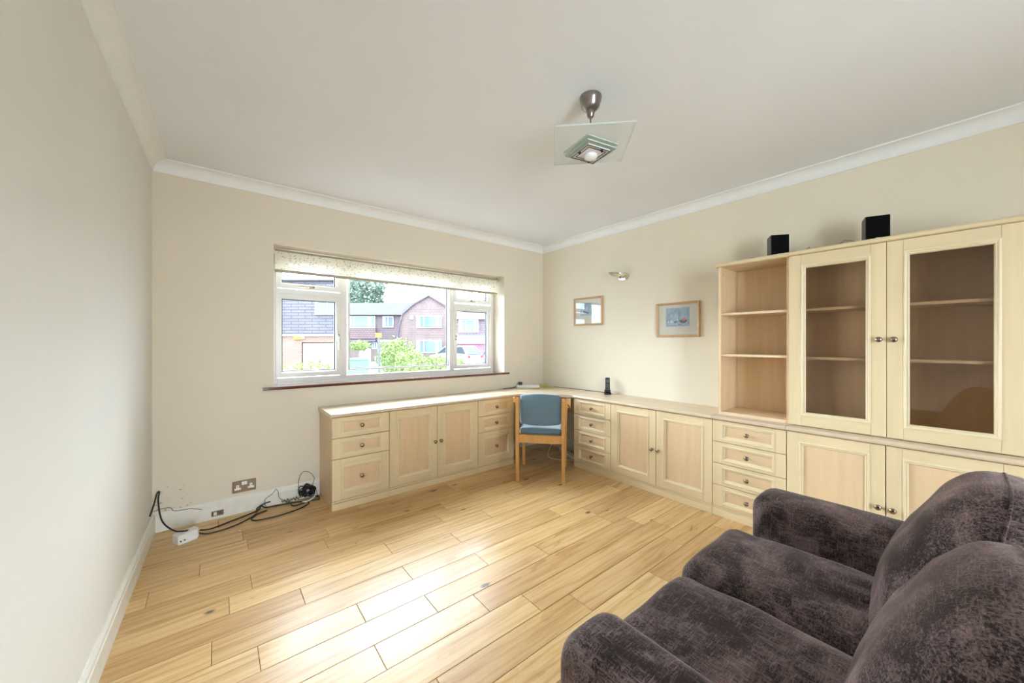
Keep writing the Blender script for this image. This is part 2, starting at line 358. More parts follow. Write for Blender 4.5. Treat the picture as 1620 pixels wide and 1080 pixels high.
# floor of oak planks
JO = {-7: [-3.07], -5: [-2.69], -4: [-3.08], -3: [-2.407], -2: [-2.89, -2.025], -1: [-2.413], 0: [-3.09, -2.70, -2.027, -1.06], 1: [-2.42], 2: [-2.714, -2.23], 3: [-2.04], 4: [-1.855], 5: [-1.38]}
bm = NB(); cl = bm.loops.layers.color.new('tone'); PW = .1485; rs = random.Random(5)
n0, n1 = -11, 22
for n in range(n0, n1):
    ya, yb = -1.532-PW*n, -1.532-PW*(n+1)
    ya = min(ya, -.0005); yb = max(yb, YB)
    js = list(JO.get(n, []))
    for _ in range(60):
        q = rs.uniform(-3.6, 0)
        if all(abs(q-k) > (.72 if k in JO.get(n, []) else .6) for k in js): js.append(q)
    js = sorted([-3.64]+[k for k in js if -3.5 < k < -.1]+[0])
    for a, b in zip(js, js[1:]):
        t = (rs.random(), rs.random(), rs.random(), 1); k0 = len(bm.faces)
        g = .0009
        x0, x1, y0, y1 = a+g, b-g, yb+g, ya-g; z = 0; e = .0012
        lo = [bm.verts.new(q) for q in ((x0, y0, -.004), (x1, y0, -.004), (x1, y1, -.004), (x0, y1, -.004))]
        mi_ = [bm.verts.new(q) for q in ((x0, y0, -e), (x1, y0, -e), (x1, y1, -e), (x0, y1, -e))]
        hi = [bm.verts.new(q) for q in ((x0+e, y0+e, 0), (x1-e, y0+e, 0), (x1-e, y1-e, 0), (x0+e, y1-e, 0))]
        fs = [bm.faces.new(hi)]
        for i in range(4):
            fs.append(bm.faces.new([lo[i], lo[(i+1) % 4], mi_[(i+1) % 4], mi_[i]])); fs.append(bm.faces.new([mi_[i], mi_[(i+1) % 4], hi[(i+1) % 4], hi[i]]))
        for f in fs:
            for l in f.loops: l[cl] = t
box(bm, -3.7, 0, YB, 0, -.1, -.004, mi=1)
tag(obj('floor', bm, ['oak_planks', 'dark_gap']), kind='structure')
# skirting boards
def skirt_prof(t=.017, h=.124):
    return [(0, 0), (-t, 0), (-t, h-.034), (-t+.003, h-.030), (-t+.004, h-.014), (-t+.010, h-.004), (-t+.012, h), (0, h)]
def skirt(name, x0, x1, y, mitre=True):
    bm = NB(); extrude_profile(bm, [(y+a, b) for a, b in skirt_prof()], x0, x1, 'x')
    return tag(obj(name, bm, 'skirting_paint'), kind='structure')
skirt('baseboard_back', lx(0)+.017, -2.558, 0); skirt('baseboard_corner', -.812, -.0, 0)
bm = NB()
P = skirt_prof()
r0 = [bm.verts.new((lx(0)-a, 0, b)) for a, b in P]; r1 = [bm.verts.new((lx(YB)-a, YB, b)) for a, b in P]
for i in range(len(P)): bm.faces.new([r0[i], r0[(i+1) % len(P)], r1[(i+1) % len(P)], r1[i]])
bm.faces.new(r0); bm.faces.new(r1)
tag(obj('baseboard_left', bm, 'skirting_paint'), kind='structure')
bm = NB(); extrude_profile(bm, P, -.866, -.0172, 'y'); tag(obj('baseboard_right', bm, 'skirting_paint'), kind='structure')
# coving
cp = [(0, 2.385), (.004, 2.385), (.0045, 2.389)]
for k in range(9):
    a = k/8*PI/2; cp.append((.071-.064*math.cos(a)*1.0, 2.389+.064*math.sin(a)))
cp = [(0, 2.385), (.005, 2.385), (.005, 2.389)]+[(.069-.063*math.cos(k/8*PI/2), 2.389+.063*math.sin(k/8*PI/2)) for k in range(9)]+[(.073, 2.452), (.075, H), (0, H)]
def cove(name, fn, t0, t1):
    bm = NB(); r0 = [bm.verts.new(fn(t0, a, b, 0)) for a, b in cp]; r1 = [bm.verts.new(fn(t1, a, b, 1)) for a, b in cp]
    for i in range(len(cp)): bm.faces.new([r0[i], r0[(i+1) % len(cp)], r1[(i+1) % len(cp)], r1[i]])
    bm.faces.new(r0); bm.faces.new(r1)
    return tag(obj(name, bm, 'cove_paint', smooth=35), kind='structure')
cove('trim_1', lambda t, a, b, e: (lx(0)+a if e == 0 else -a, -a, b), 0, 1)
cove('trim_2', lambda t, a, b, e: (lx(-a)+a if e == 0 else lx(YB)+a, -a if e == 0 else YB, b), 0, 1)
cove('trim_3', lambda t, a, b, e: (-a, -a if e == 0 else YB, b), 0, 1)

# ================================================================== WINDOW
FY = .200                                  # room-side face of the frame
w1 = thing('window_1', None, None, (0, 0, 0)); w1['kind'] = 'structure'
def ring(bm, x0, x1, z0, z1, w, y0, y1, mi=0, bev=.003):
    box(bm, x0, x0+w, y0, y1, z0, z1, mi, bev); box(bm, x1-w, x1, y0, y1, z0, z1, mi, bev)
    box(bm, x0+w, x1-w, y0, y1, z0, z0+w, mi, bev); box(bm, x0+w, x1-w, y0, y1, z1-w, z1, mi, bev)
bm = NB(); ring(bm, OX0, OX1, OZ0, OZ1, .046, FY+.012, FY+.07)
for xm in (-2.318, -1.188): box(bm, xm-.030, xm+.030, FY+.010, FY+.07, OZ0+.04, OZ1-.04, bev=.003)
box(bm, OX0+.03, -2.34, FY+.010, FY+.07, 1.664, 1.702, bev=.003); box(bm, -1.165, OX1-.03, FY+.010, FY+.07, 1.655, 1.694, bev=.003)
obj('window_frame', bm, 'upvc', w1)
def pane(x0, x1, z0, z1, sash=None):
    """x0..z1: visible glass; sash: width of the opening sash around it"""
    if sash:
        bm = NB(); w = sash; ring(bm, x0-w, x1+w, z0-w, z1+w, w-.010, FY, FY+.05)
        # sloping glazing bead
        ring(bm, x0-.011, x1+.011, z0-.011, z1+.011, .010, FY+.010, FY+.04, bev=.002)
        s = obj('sash', bm, 'upvc', w1)
    else:
        bm = NB(); ring(bm, x0-.016, x1+.016, z0-.016, z1+.016, .015, FY+.004, FY+.045, bev=.003); s = obj('glazing_bead', bm, 'upvc', w1)
    bm = NB(); ring(bm, x0-.002, x1+.002, z0-.002, z1+.002, .007, FY+.022, FY+.040, bev=0); obj('gasket', bm, 'gasket', s)
    obj('glass_pane', bx(x0-.002, x1+.002, FY+.030, FY+.034, z0-.002, z1+.002), 'window_glass', s)
    return s
sashes = [pane(-2.797, -2.386, 1.012, 1.620, .046), pane(-2.797, -2.386, 1.757, 1.945, .046),
          pane(-2.262, -1.246, 1.016, 1.950), pane(-1.125, -.719, 1.011, 1.612, .044), pane(-1.125, -.719, 1.752, 1.945, .044)]
def handle(x, z, rot, parent):
    bm = NB(); box(bm, -.012, .012, -.012, 0, -.03, .035, bev=.004)
    tube(bm, [(0, -.012, 0), (0, -.030, 0), (0, -.036, -.03), (0, -.036, -.075), (0, -.030, -.11)], lambda t: .0085-.003*t, 8)
    lathe(bm, [(0, 0), (.009, 0), (.009, .012), (0, .014)], 12, Matrix.Translation((0, -.02, 0)) @ Matrix.Rotation(PI/2, 4, 'X'))
    o = obj('handle', bm, 'chrome', parent, (x, FY, z), (0, rot, 0), smooth=40); o['label'] = 'chrome handle'
handle(-2.362, 1.300, 0, sashes[0]); handle(-2.59, 1.735, PI/2, sashes[1]); handle(-1.145, 1.310, 0, sashes[3]); handle(-.925, 1.735, -PI/2, sashes[4])
# mahogany sill board, and painted reveal comes from the wall itself
bm = NB(); box(bm, OX0+.0005, OX1-.0005, 0, FY+.012, .8905, .912); extrude_profile(bm, [(-.001, .8905), (-.036, .8905), (-.040, .895), (-.040, .908), (-.036, .912), (-.001, .912)], -2.948, -.571, 'x')
s = tag(obj('window_sill', bm, 'mahogany', w1), 'dark varnished mahogany sill board')
# added glazing of the unseen rear opening, there for the fill light
w2 = thing('added_rear_window', None, None, (0, 0, 0)); w2['kind'] = 'structure'
bm = NB(); ring(bm, PX0, PX1, 0, PZ, .05, YB-.14, YB-.08)
for xm in ((PX0+PX1)/2,): box(bm, xm-.04, xm+.04, YB-.14, YB-.08, .05, PZ-.05)
obj('window_frame', bm, 'upvc', w2)
for i in range(2):
    a = PX0+(PX1-PX0)*i/2+.045; b = PX0+(PX1-PX0)*(i+1)/2-.045
    obj('glass_pane', bx(a, b, YB-.112, YB-.108, .05, PZ-.05), 'window_glass', w2)
# roller blind
rb = thing('roller_blind', 'cream leaf-patterned roller blind pulled a little way down in the window', 'blind', (-1.755, .125, 1.985))
bx0, bx1 = -1.102, 1.112
bm = NB(); tube(bm, [(bx0, 0, .004), (bx1, 0, .004)], .019, 14, raw=True); obj('roller_tube', bm, 'beige_bar', rb, smooth=40)
bm = NB(); N = 60
r0 = []
for i in range(N+1):
    x = bx0+(bx1-bx0)*i/N
    r0.append([bm.verts.new((x, -.021, .004)), bm.verts.new((x, -.018+.002*math.sin(i*.5), -.07)), bm.verts.new((x, -.017+.002*math.sin(i*.4), -.140))])
for a, b in zip(r0, r0[1:]):
    for k in range(2): bm.faces.new([a[k], b[k], b[k+1], a[k+1]])
cloth = obj('blind_cloth', bm, 'blind_cloth', rb, smooth=True)
bm = NB(); box(bm, bx0, bx1, -.024, -.010, -.162, -.140, bev=.004); obj('bottom_bar', bm, 'beige_bar', rb)
for x in (bx0-.006, bx1+.0): obj('bracket', bx(x, x+.006, -.02, .022, -.02, .0345), 'chrome', rb)

# ================================================================== CABINETS
def moulding(bm, x0, x1, z0, z1, prof, mi=0):
    rings = [[bm.verts.new(q) for q in ((x0+o, y, z0+o), (x1-o, y, z0+o), (x1-o, y, z1-o), (x0+o, y, z1-o))] for o, y in prof]
    for a, b in zip(rings, rings[1:]):
        for i in range(4): bm.faces.new([a[i], a[(i+1) % 4], b[(i+1) % 4], b[i]]).material_index = mi
MP = [(0, 0), (.0005, -.003), (.006, -.005), (.010, -.003), (.012, .001), (.017, .001), (.021, .007), (.023, .012)]
def knob(parent, x, y, z, r=.0155):
    bm = NB(); lathe(bm, [(0, 0), (.009, 0), (.006, .004), (.005, .012), (.009, .015), (r*.85, .018), (r, .022), (r*.93, .026), (r*.6, .029), (r*.15, .0305), (0, .0305)], 20, Matrix.Rotation(PI/2, 4, 'X'))
    return tag(obj('knob', bm, 'pewter', parent, (x, y, z), smooth=50), 'round pewter knob')
def front(kind, parent, x0, x1, z0, z1, D, rail, stile=.060, knobx=None, knobz=None, glazed=False, hor=False):
    """a framed door or drawer front; the origin of its frame at (x0, -D, z0)"""
    w, h, T = x1-x0, z1-z0, .020; bm = NB(); g = .0009
    box(bm, 0, stile, 0, T, 0, h, 0); box(bm, w-stile, w, 0, T, 0, h, 0)
    box(bm, stile+g, w-stile-g, 0, T, 0, rail, 1); box(bm, stile+g, w-stile-g, 0, T, h-rail, h, 1)
    moulding(bm, stile, w-stile, rail, h-rail, MP, 2)
    o = obj(kind, bm, ['maple_vertical', 'maple_horizontal', 'moulding_cream'], parent, (x0, -D, z0))
    a, b, c, d = stile+.0215, w-stile-.0215, rail+.0215, h-rail-.0215
    if glazed: tag(obj('glass_pane', bx(a, b, .011, .014, c, d), 'cabinet_glass', o), 'dusky tinted glass pane')
    else: obj('panel', bx(a, b, .0115, .019, c, d), 'panel_horizontal' if hor else 'panel_vertical', o)
    if kind == 'drawer':      # the box behind the front
        obj('drawer_box', bx(.03, w-.03, T+.0005, T+.28, .012, h-.02), 'carcass_horizontal', o)
    knob(o, (w/2 if knobx is None else knobx), (.0115 if knobx is None else 0), (h/2 if knobz is None else knobz))
    return o
def nose(D, z0, z1, over=.022):
    r = (z1-z0)/2; c = -D-over+r
    return [(-.0005, z0), (c, z0)]+[(c-r*math.sin(k*PI/8)*1.0, z0+r-r*math.cos(k*PI/8)) for k in range(1, 8)]+[(c, z1), (-.0005, z1)]
ZU, ZT = .6955, .7235
def cabinet(name, label, cat, W_, D, loc, rz, fronts, top=True, group=None, vis_left=False):
    t = thing(name, label, cat, loc, rz, group); g = .0012
    bm = NB(); box(bm, g, .018, -D+.021, -.001, 0, ZU-.0005); box(bm, W_-.018, W_-g, -D+.021, -.001, 0, ZU-.0005); box(bm, .018, W_-.018, -.008, -.001, .06, ZU-.0005, 1)
    box(bm, .018, W_-.018, -D+.021, -.008, .066, .082, 1); box(bm, .018, W_-.018, -D+.021, -.008, ZU-.016, ZU-.0005, 1)
    obj('body', bm, ['panel_vertical', 'carcass'], t)
    bm = NB(); box(bm, g, W_-g, -D, -D+.020, .0, .050); box(bm, g, W_-g, -D+.007, -D+.020, .0520, .0655); obj('plinth', bm, 'maple_horizontal', t)
    if top: bm = NB(); extrude_profile(bm, nose(D, ZU, ZT), .0006, W_-.0006, 'x'); obj('top', bm, 'maple_top', t, smooth=40)
    fg = .0022
    for k, a in fronts:
        if k == 'drawers':
            for z0, z1 in a: front('drawer', t, fg, W_-fg, z0+.0023, z1-.0023, D, .0185 if z1-z0 < .2 else .052, hor=z1-z0 < .2)
        elif k == 'doors':
            h2 = W_/2
            zk = a
            d = front('door', t, fg, h2-.0022, .0705, .6910, D, .055, knobx=h2-.0022-fg-.026, knobz=zk-.0705)
            d = front('door', t, h2+.0022, W_-fg, .0705, .6910, D, .055, knobx=.026, knobz=zk-.0705)
    return t
Z4 = [.0685, .2245, .3805, .5365, .6925]
d4 = [('drawers', list(zip(Z4, Z4[1:])))]; d3 = [('drawers', [(.0685, .3805), (.3805, .5365), (.5365, .6925)])]
DL, DR = .419, .390
cabinet('drawer_cabinet', 'three-drawer maple cabinet at the window end nearest the double socket', 'cabinet', .4312, DL, (-2.5557, 0, 0), 0, d3, top=False, group='fitted maple units')
cabinet('cupboard', 'two-door maple cupboard under the window', 'cupboard', .8634, DL, (-2.1245, 0, 0), 0, [('doors', .382)], top=False, group='fitted maple units')
cabinet('drawer_cabinet', 'three-drawer maple cabinet left of the blue chair', 'cabinet', .4461, DL, (-1.2611, 0, 0), 0, d3, top=False, group='fitted maple units')
bm = NB(); extrude_profile(bm, nose(DL, ZU, ZT), -2.566, -.8151, 'x')
tag(obj('worktop', bm, 'maple_top', smooth=40), 'long pale maple worktop running below the window sill', 'worktop')
R3 = -PI/2
cabinet('drawer_cabinet', 'narrow four-drawer maple cabinet right of the blue chair', 'cabinet', .4477, DR, (0, -.8640, 0), R3, d4, group='fitted maple units')
cabinet('cupboard', 'two-door maple cupboard below the framed pictures', 'cupboard', .8891, DR, (0, -1.3121, 0), R3, [('doors', .366)], group='fitted maple units')
cabinet('drawer_cabinet', 'four-drawer maple cabinet beneath the open bookcase', 'cabinet', .4485, DR, (0, -2.2016, 0), R3, d4, group='fitted maple units')
cabinet('cupboard', 'two-door maple cupboard beneath the glazed cabinet, partly behind the sofa', 'cupboard', .892, DR, (0, -2.6505, 0), R3, [('doors', .352)], group='fitted maple units')
# corner desk
cd = thing('corner_desk', 'maple corner desk top bridging the two cabinet runs behind the blue chair', 'desk', (0, 0, 0))
bm = NB(); P = [(-.8147, -.0005), (-.8147, -.441)]
n = 10
for k in range(n+1):
    t = k/n; q = Vector((-.8147, -.441)).lerp(Vector((-.412, -.8636)), t); s = math.sin(PI*t)*.035
    P.append((q.x+s*.72, q.y+s*.69))
P += [(-.0005, -.8636), (-.0005, -.0005)]
# drop duplicate
P = [p_ for i, p_ in enumerate(P) if i == 0 or (Vector(p_)-Vector(P[i-1])).length > 1e-4]
extrude_profile(bm, P, ZU, ZT, 'z')
es = [e for e in bm.edges if abs(e.verts[0].co.z-e.verts[1].co.z) < 1e-5 and all(v.co.x+v.co.y < -1.12 and v.co.x < -.35 and v.co.y < -.40 for v in e.verts)]
bmesh.ops.bevel(bm, geom=es, offset=.009, segments=3, affect='EDGES', profile=.5)
obj('top', bm, 'maple_top', cd)
bm = NB(); box(bm, -.78, -.04, -.046, -.030, .45, ZU-.001); obj('back_panel', bm, 'carcass_horizontal', cd)
bm = NB(); box(bm, -.046, -.030, -.83, -.06, .45, ZU-.001); obj('back_panel', bm, 'carcass_horizontal', cd)
# open bookcase
XF = .315
ob = thing('open_bookcase', 'open maple bookcase with two empty shelves standing on the drawer cabinet', 'bookcase', (0, -2.2140, ZT), R3)
Wb = .4340; hb = 1.812-ZT
bm = NB(); box(bm, 0, .0165, -XF, -.0005, 0, hb, 0); box(bm, Wb-.0165, Wb, -XF, -.0005, 0, hb, 0); obj('side_panels', bm, 'carcass', ob)
obj('back_panel', bx(.0170, Wb-.0170, -.012, -.004, 0, hb), 'carcass', ob)
bm = NB(); box(bm, .0168, Wb-.0168, -XF+.0006, -.013, 0, .022, bev=.001); obj('bottom_panel', bm, 'carcass_horizontal', ob)
for z in (1.153, 1.455): obj('shelf', bx(.0168, Wb-.0168, -XF+.012, -.013, z-ZT, z-ZT+.016), 'carcass_horizontal', ob)
bm = NB(); extrude_profile(bm, nose(XF, hb+.0003, hb+.031, .018), -.024, Wb, 'x'); obj('top_panel', bm, 'maple_horizontal', ob, smooth=40)
for yy in (-.06, -.27):
    bm = NB(); lathe(bm, [(0, 0), (.003, 0), (.003, .0015), (0, .0015)], 8, Matrix.Translation((.0168, yy, hb-.05)) @ Matrix.Rotation(PI/2, 4, 'Y')); obj('shelf_peg_hole', bm, 'brown_cable', ob)
# glazed wall cabinet
gc = thing('display_cabinet', 'large maple display cabinet with two tinted glass doors', 'cabinet', (0, -2.6495, ZT), R3)
Wg = .891
bm = NB(); box(bm, 0.0005, .0165, -XF+.001, -.0005, 0, hb); box(bm, Wg-.0165, Wg-.0005, -XF+.001, -.0005, 0, hb); box(bm, .0170, Wg-.0170, -XF+.001, -.013, 0, .018); box(bm, .0170, Wg-.0170, -XF+.001, -.013, hb-.018, hb)
obj('body', bm, 'carcass', gc)
obj('back_panel', bx(.0170, Wg-.0170, -.012, -.004, 0, hb), 'carcass', gc)
for z in (1.146, 1.455): obj('shelf', bx(.0172, Wg-.0172, -XF+.03, -.0135, z-ZT, z-ZT+.016), 'carcass_horizontal', gc)
bm = NB(); extrude_profile(bm, nose(XF+.005, hb+.0003, hb+.031, .020), .0006, Wg, 'x'); obj('top_panel', bm, 'maple_horizontal', gc, smooth=40)
for a, b, kx in ((.0014, Wg/2-.0014, Wg/2-.0028-.028), (Wg/2+.0014, Wg-.0014, .028)):
    front('door', gc, a, b, .006, hb-.003, XF+.0215, .062, .062, knobx=kx, knobz=.541, glazed=True)

# ================================================================== SPEAKERS, PHONE, POWER STRIPS
def speaker(loc, rz, label):
    t = thing('speaker', label, 'speaker', loc, rz, 'small black speakers on top of the wall units')
    bm = NB(); box(bm, -.055, .055, -.045, .055, 0, .150, bev=.004)
    for v in bm.verts:
        if v.co.y > .02: v.co.x *= .78
    obj('cabinet_shell', bm, 'grey_plastic', t)
    obj('grille', bx(-.052, .052, -.052, -.0455, .003, .147, bev=.002), 'speaker_grille', t)
    bm = NB()
    for k in range(5): box(bm, -.011+k*.0046, -.0075+k*.0046, -.0532, -.0522, .014, .020)
    tag(obj('badge', bm, 'chrome', t), 'tiny pale maker badge')
    return t
speaker((-.185, -2.545, 1.8432), R3+.62, 'small black speaker on top of the open bookcase')
speaker((-.185, -3.03, 1.8437), R3+.40, 'larger-looking black speaker on top of the glazed display cabinet')
def cable(name, label, pts, r, mat, n=10, cat='cable'):
    bm = NB(); tube(bm, pts, r, 8, n=n); return tag(obj(name, bm, mat, smooth=True), label, cat)
zt = 1.8465
cable('speaker_wire', 'thin brown wire trailing left of the bookcase speaker', [(-.20, -2.29, zt), (-.23, -2.34, zt), (-.235, -2.38, zt+.012), (-.22, -2.43, zt+.016), (-.17, -2.49, zt+.004)], .0016, 'brown_cable')
cable('speaker_wire', 'thin brown wire with a kink between the two speakers', [(-.20, -2.62, zt+.002), (-.24, -2.67, zt+.01), (-.25, -2.71, zt+.004), (-.25, -2.735, zt+.022), (-.235, -2.74, zt+.006), (-.25, -2.79, zt+.010), (-.22, -2.82, zt)], .0016, 'brown_cable')
cable('speaker_wire', 'thin brown wire arching beside the display cabinet speaker', [(-.20, -2.86, zt), (-.24, -2.885, zt+.014), (-.25, -2.91, zt+.026), (-.24, -2.94, zt+.02), (-.20, -2.965, zt+.004)], .0016, 'brown_cable')
ph = thing('cordless_phone', 'black cordless phone upright on its charging base', 'phone', (-.075, -1.045, ZT), R3+.7)
bm = NB(); box(bm, -.036, .036, -.040, .034, 0, .020, bev=.006); box(bm, -.030, .030, .0, .030, .018, .045, bev=.006); obj('charging_base', bm, 'black_plastic', ph)
bm = NB(); box(bm, -.023, .023, -.012, .012, 0, .150, bev=.007); hs = obj('handset', bm, 'black_plastic', ph, (0, -.008, .021), (-.12, 0, 0))
bm = NB(); box(bm, -.016, .016, -.0135, -.012, .098, .130); obj('screen', bm, 'grey_plastic', hs)
bm = NB()
for i in range(3):
    for j in range(4): box(bm, -.015+i*.011, -.007+i*.011, -.0137, -.012, .025+j*.016, .034+j*.016)
obj('keypad', bm, 'grey_plastic', hs)
ps = thing('power_strip', 'white power strip lying on the corner desk behind the blue chair', 'power strip', (-.35, -.115, ZT), -.60)
bm = NB(); box(bm, -.135, .135, -.028, .028, 0, .032, bev=.006); obj('casing', bm, 'white_plastic', ps)
for k in range(4):
    bm = NB(); x = -.085+k*.055
    box(bm, x-.003, x+.003, .008, .017, .0318, .0326); box(bm, x-.012, x-.006, -.012, -.008, .0318, .0326); box(bm, x+.006, x+.012, -.012, -.008, .0318, .0326); obj('socket_outlet', bm, 'black_plastic', ps)
pp = tag(obj('power_plug', bx(-.022, .022, -.020, .020, 0, .036, bev=.005), 'black_plastic', loc=(-.425, -.062, ZT+.0330), rot=(0, 0, -.60)), 'square black plug standing in the white power strip', 'plug')
zd = ZT+.004
cable('flex', 'dark flex at the left end of the desk power strip', [(-.66, -.035, zd), (-.60, -.030, zd), (-.54, -.035, zd), (-.477, -.038, zd+.008)], .0035, 'black_cable')
pts = []
rc = random.Random(3)
for k in range(34):
    a = k*.85; r = .05+.035*math.sin(k*1.7)
    pts.append((-.185+r*1.25*math.cos(a), -.215+r*math.sin(a), zd+.006+.030*abs(math.sin(k*.9))*(1 if k % 3 else .3)))
cable('network_cable', 'tangled yellow-olive network cable at the right end of the desk power strip', pts+[(-.10, -.30, zd), (-.17, -.36, zd), (-.28, -.33, zd), (-.22, -.27, zd)], .0028, 'yellow_cable', 5)
cable('network_cable', 'loose yellow cable loop in front of the desk power strip', [(-.54, -.16, zd), (-.47, -.21, zd), (-.36, -.23, zd), (-.33, -.29, zd), (-.39, -.30, zd), (-.43, -.24, zd), (-.40, -.20, zd)], .0024, 'yellow_cable')
cable('flex', 'thin grey flex running along the right-hand wall towards the phone', [(-.12, -.22, zd), (-.05, -.34, zd), (-.03, -.50, zd), (-.016, -.70, zd), (-.014, -.90, zd), (-.045, -1.0, zd)], .003, 'grey_plastic')
# under the desk
us = thing('extension_lead', 'white extension lead on the floor under the corner desk', 'power strip', (-.19, -.60, .0), 1.15)
bm = NB(); box(bm, -.19, .19, -.03, .03, 0, .042, bev=.006); obj('casing', bm, 'white_plastic', us)
for k in range(4):
    bm = NB(); x = -.12+k*.075
    box(bm, x-.003, x+.003, .006, .015, .0418, .0428); box(bm, x-.012, x-.006, -.014, -.010, .0418, .0428); box(bm, x+.006, x+.012, -.014, -.010, .0418, .0428); obj('socket_outlet', bm, 'black_plastic', us)
cable('flex', 'white flex looping on the floor under the corner desk', [(-.02, -.40, .30), (-.10, -.33, .16), (-.24, -.36, .03), (-.36, -.46, .006), (-.40, -.56, .006), (-.36, -.66, .006), (-.30, -.72, .006), (-.285, -.80, .010)], .0042, 'white_plastic')
cable('pipe', 'short white waste pipe stub under the corner desk top', [(-.20, -.8625, .600), (-.20, -.79, .600)], .014, 'white_plastic', cat='pipe')

# ================================================================== SOCKETS AND CABLES BY THE LEFT-HAND SKIRTING
so = thing('double_socket', 'bronze double plug socket on the window wall above the skirting', 'socket', (-3.06, -.0005, .192))
obj('faceplate', bx(-.071, .071, -.008, 0, -.042, .042, bev=.002), 'bronze_plate', so)
for x in (-.040, .040):
    bm = NB(); box(bm, x-.019, x+.019, -.0095, -.008, -.022, -.008); box(bm, x-.0085, x+.0085, -.0095, -.008, -.008, .014); o = tag(obj('socket_insert', bm, 'white_plastic', so), 'white socket insert')
    obj('pin_holes', bx(x-.002, x+.002, -.0100, -.0095, -.002, .006), 'black_plastic', o)
bm = NB(); box(bm, -.016, -.0005, -.0105, -.008, .010, .034); box(bm, .0005, .016, -.0105, -.008, .010, .034); tag(obj('switch', bm, 'white_plastic', so), 'white rocker switches')
tv = thing('aerial_socket', 'small aerial socket low on the skirting behind the black flex', 'socket', (-3.215, -.0175, .040))
obj('faceplate', bx(-.034, .034, -.006, 0, -.018, .018, bev=.002), 'bronze_plate', tv); obj('socket_insert', bx(-.022, -.004, -.009, -.006, -.011, .011), 'white_plastic', tv)
bm = NB(); lathe(bm, [(0, 0), (.008, 0), (.008, .014), (.003, .014), (0, .012)], 12, Matrix.Translation((.016, -.006, 0)) @ Matrix.Rotation(PI/2, 4, 'X')); obj('connector', bm, 'nickel', tv)
jb = thing('junction_box', 'white plastic adapter box lying on the floor in the left corner', 'adapter', (-3.368, -.262, 0), .45)
bm = NB(); extrude_profile(bm, [(-.058, -.036), (.042, -.036), (.060, -.012), (.060, .036), (-.058, .036)], 0, .058, 'z')
bmesh.ops.bevel(bm, geom=list(bm.edges), offset=.004, segments=2, affect='EDGES'); obj('casing', bm, 'white_plastic', jb)
bm = NB(); lathe(bm, [(0, 0), (.010, 0), (.010, .003), (0, .003)], 12, Matrix.Translation((0, .006, .058))); obj('outlet', bm, 'black_plastic', jb)
bm = NB(); box(bm, -.05, -.042, -.0375, -.036, .018, .026); box(bm, -.03, -.022, -.0375, -.036, .018, .026); obj('screw_recess', bm, 'black_plastic', jb)
cable('flex', 'thick black flex rising from the adapter box into the left-hand corner', [(-3.375, -.270, .064), (-3.43, -.235, .070), (-3.49, -.16, .12), (-3.515, -.08, .22), (-3.512, -.055, .275), (-3.522, -.06, .27), (-3.535, -.09, .21), (-3.549, -.13, .155)], .0045, 'black_cable')
cable('crack_wire', 'thin brown wire along the cracked skirting top in the corner', [(-3.545, -.04, .150), (-3.50, -.0195, .152), (-3.46, -.0195, .146), (-3.44, -.021, .120), (-3.36, -.021, .112), (-3.30, -.021, .090)], .0018, 'brown_cable')
zf = .006
cable('flex', 'long black flex from the adapter box to the coil by the cabinet', [(-3.305, -.215, .025), (-3.25, -.19, zf), (-3.15, -.145, zf), (-3.05, -.10, zf), (-2.98, -.055, zf), (-2.955, -.035, .022), (-2.93, -.04, zf), (-2.84, -.055, zf), (-2.74, -.075, zf), (-2.66, -.13, zf), (-2.70, -.20, zf), (-2.84, -.25, zf), (-2.99, -.245, zf), (-3.03, -.19, zf), (-2.99, -.13, zf), (-2.93, -.10, zf)], .0048, 'black_cable', 12)
cable('flex', 'second black flex lying in a shallow curve in front of the aerial socket', [(-3.31, -.245, .02), (-3.27, -.255, zf), (-3.18, -.255, zf), (-3.09, -.215, zf), (-3.02, -.15, zf), (-2.99, -.09, zf), (-2.985, -.05, .018), (-2.94, -.030, .034), (-2.90, -.034, .040)], .0045, 'black_cable', 12)
cable('flex', 'black flex running from the loops to the end of the drawer cabinet', [(-2.80, -.085, .016), (-2.78, -.09, .018), (-2.76, -.14, zf), (-2.66, -.115, zf), (-2.61, -.125, zf), (-2.585, -.12, zf), (-2.575, -.07, zf), (-2.60, -.045, .012)], .0042, 'black_cable', 12)
cable('thin_wire', 'thin black wire standing up in a peak against the skirting', [(-2.93, -.030, .010), (-2.935, -.026, .060), (-2.885, -.024, .095), (-2.865, -.024, .122), (-2.85, -.026, .10), (-2.84, -.03, .05), (-2.80, -.05, .02), (-2.76, -.06, .012)], .0018, 'black_cable')
pts = []
for k in range(120):
    a = k*.62; q = rc.random()
    pts.append((-2.655+.060*math.cos(a)*(.25+.8*q), -.065+.022*math.sin(a*1.3)*(1+q*.6), .072+.048*math.sin(a)*(.25+.8*q)))
cable('cable_coil', 'tangled ball of thin black cables on the floor beside the drawer cabinet', pts, .0034, 'black_cable', 5)
cable('thin_wire', 'thin black wire looping up above the cable ball', [(-2.715, -.05, .08), (-2.71, -.03, .16), (-2.68, -.026, .215), (-2.63, -.026, .20), (-2.60, -.03, .15), (-2.612, -.04, .10), (-2.592, -.05, .07), (-2.585, -.08, .02), (-2.58, -.14, zf)], .0018, 'black_cable')
cable('thin_wire', 'kinked brown flex bundle between the wire peak and the cable ball', [(-2.83, -.05, .03)]+[(-2.82+.010*k, -.045-.012*(k % 3), .020+.016*(k % 2)) for k in range(12)]+[(-2.70, -.06, .03)], .003, 'brown_cable')
cable('white_lead', 'white lead under the cable ball at the cabinet side', [(-2.70, -.115, .008), (-2.66, -.125, .012), (-2.62, -.10, .02), (-2.60, -.06, .02)], .006, 'white_plastic')
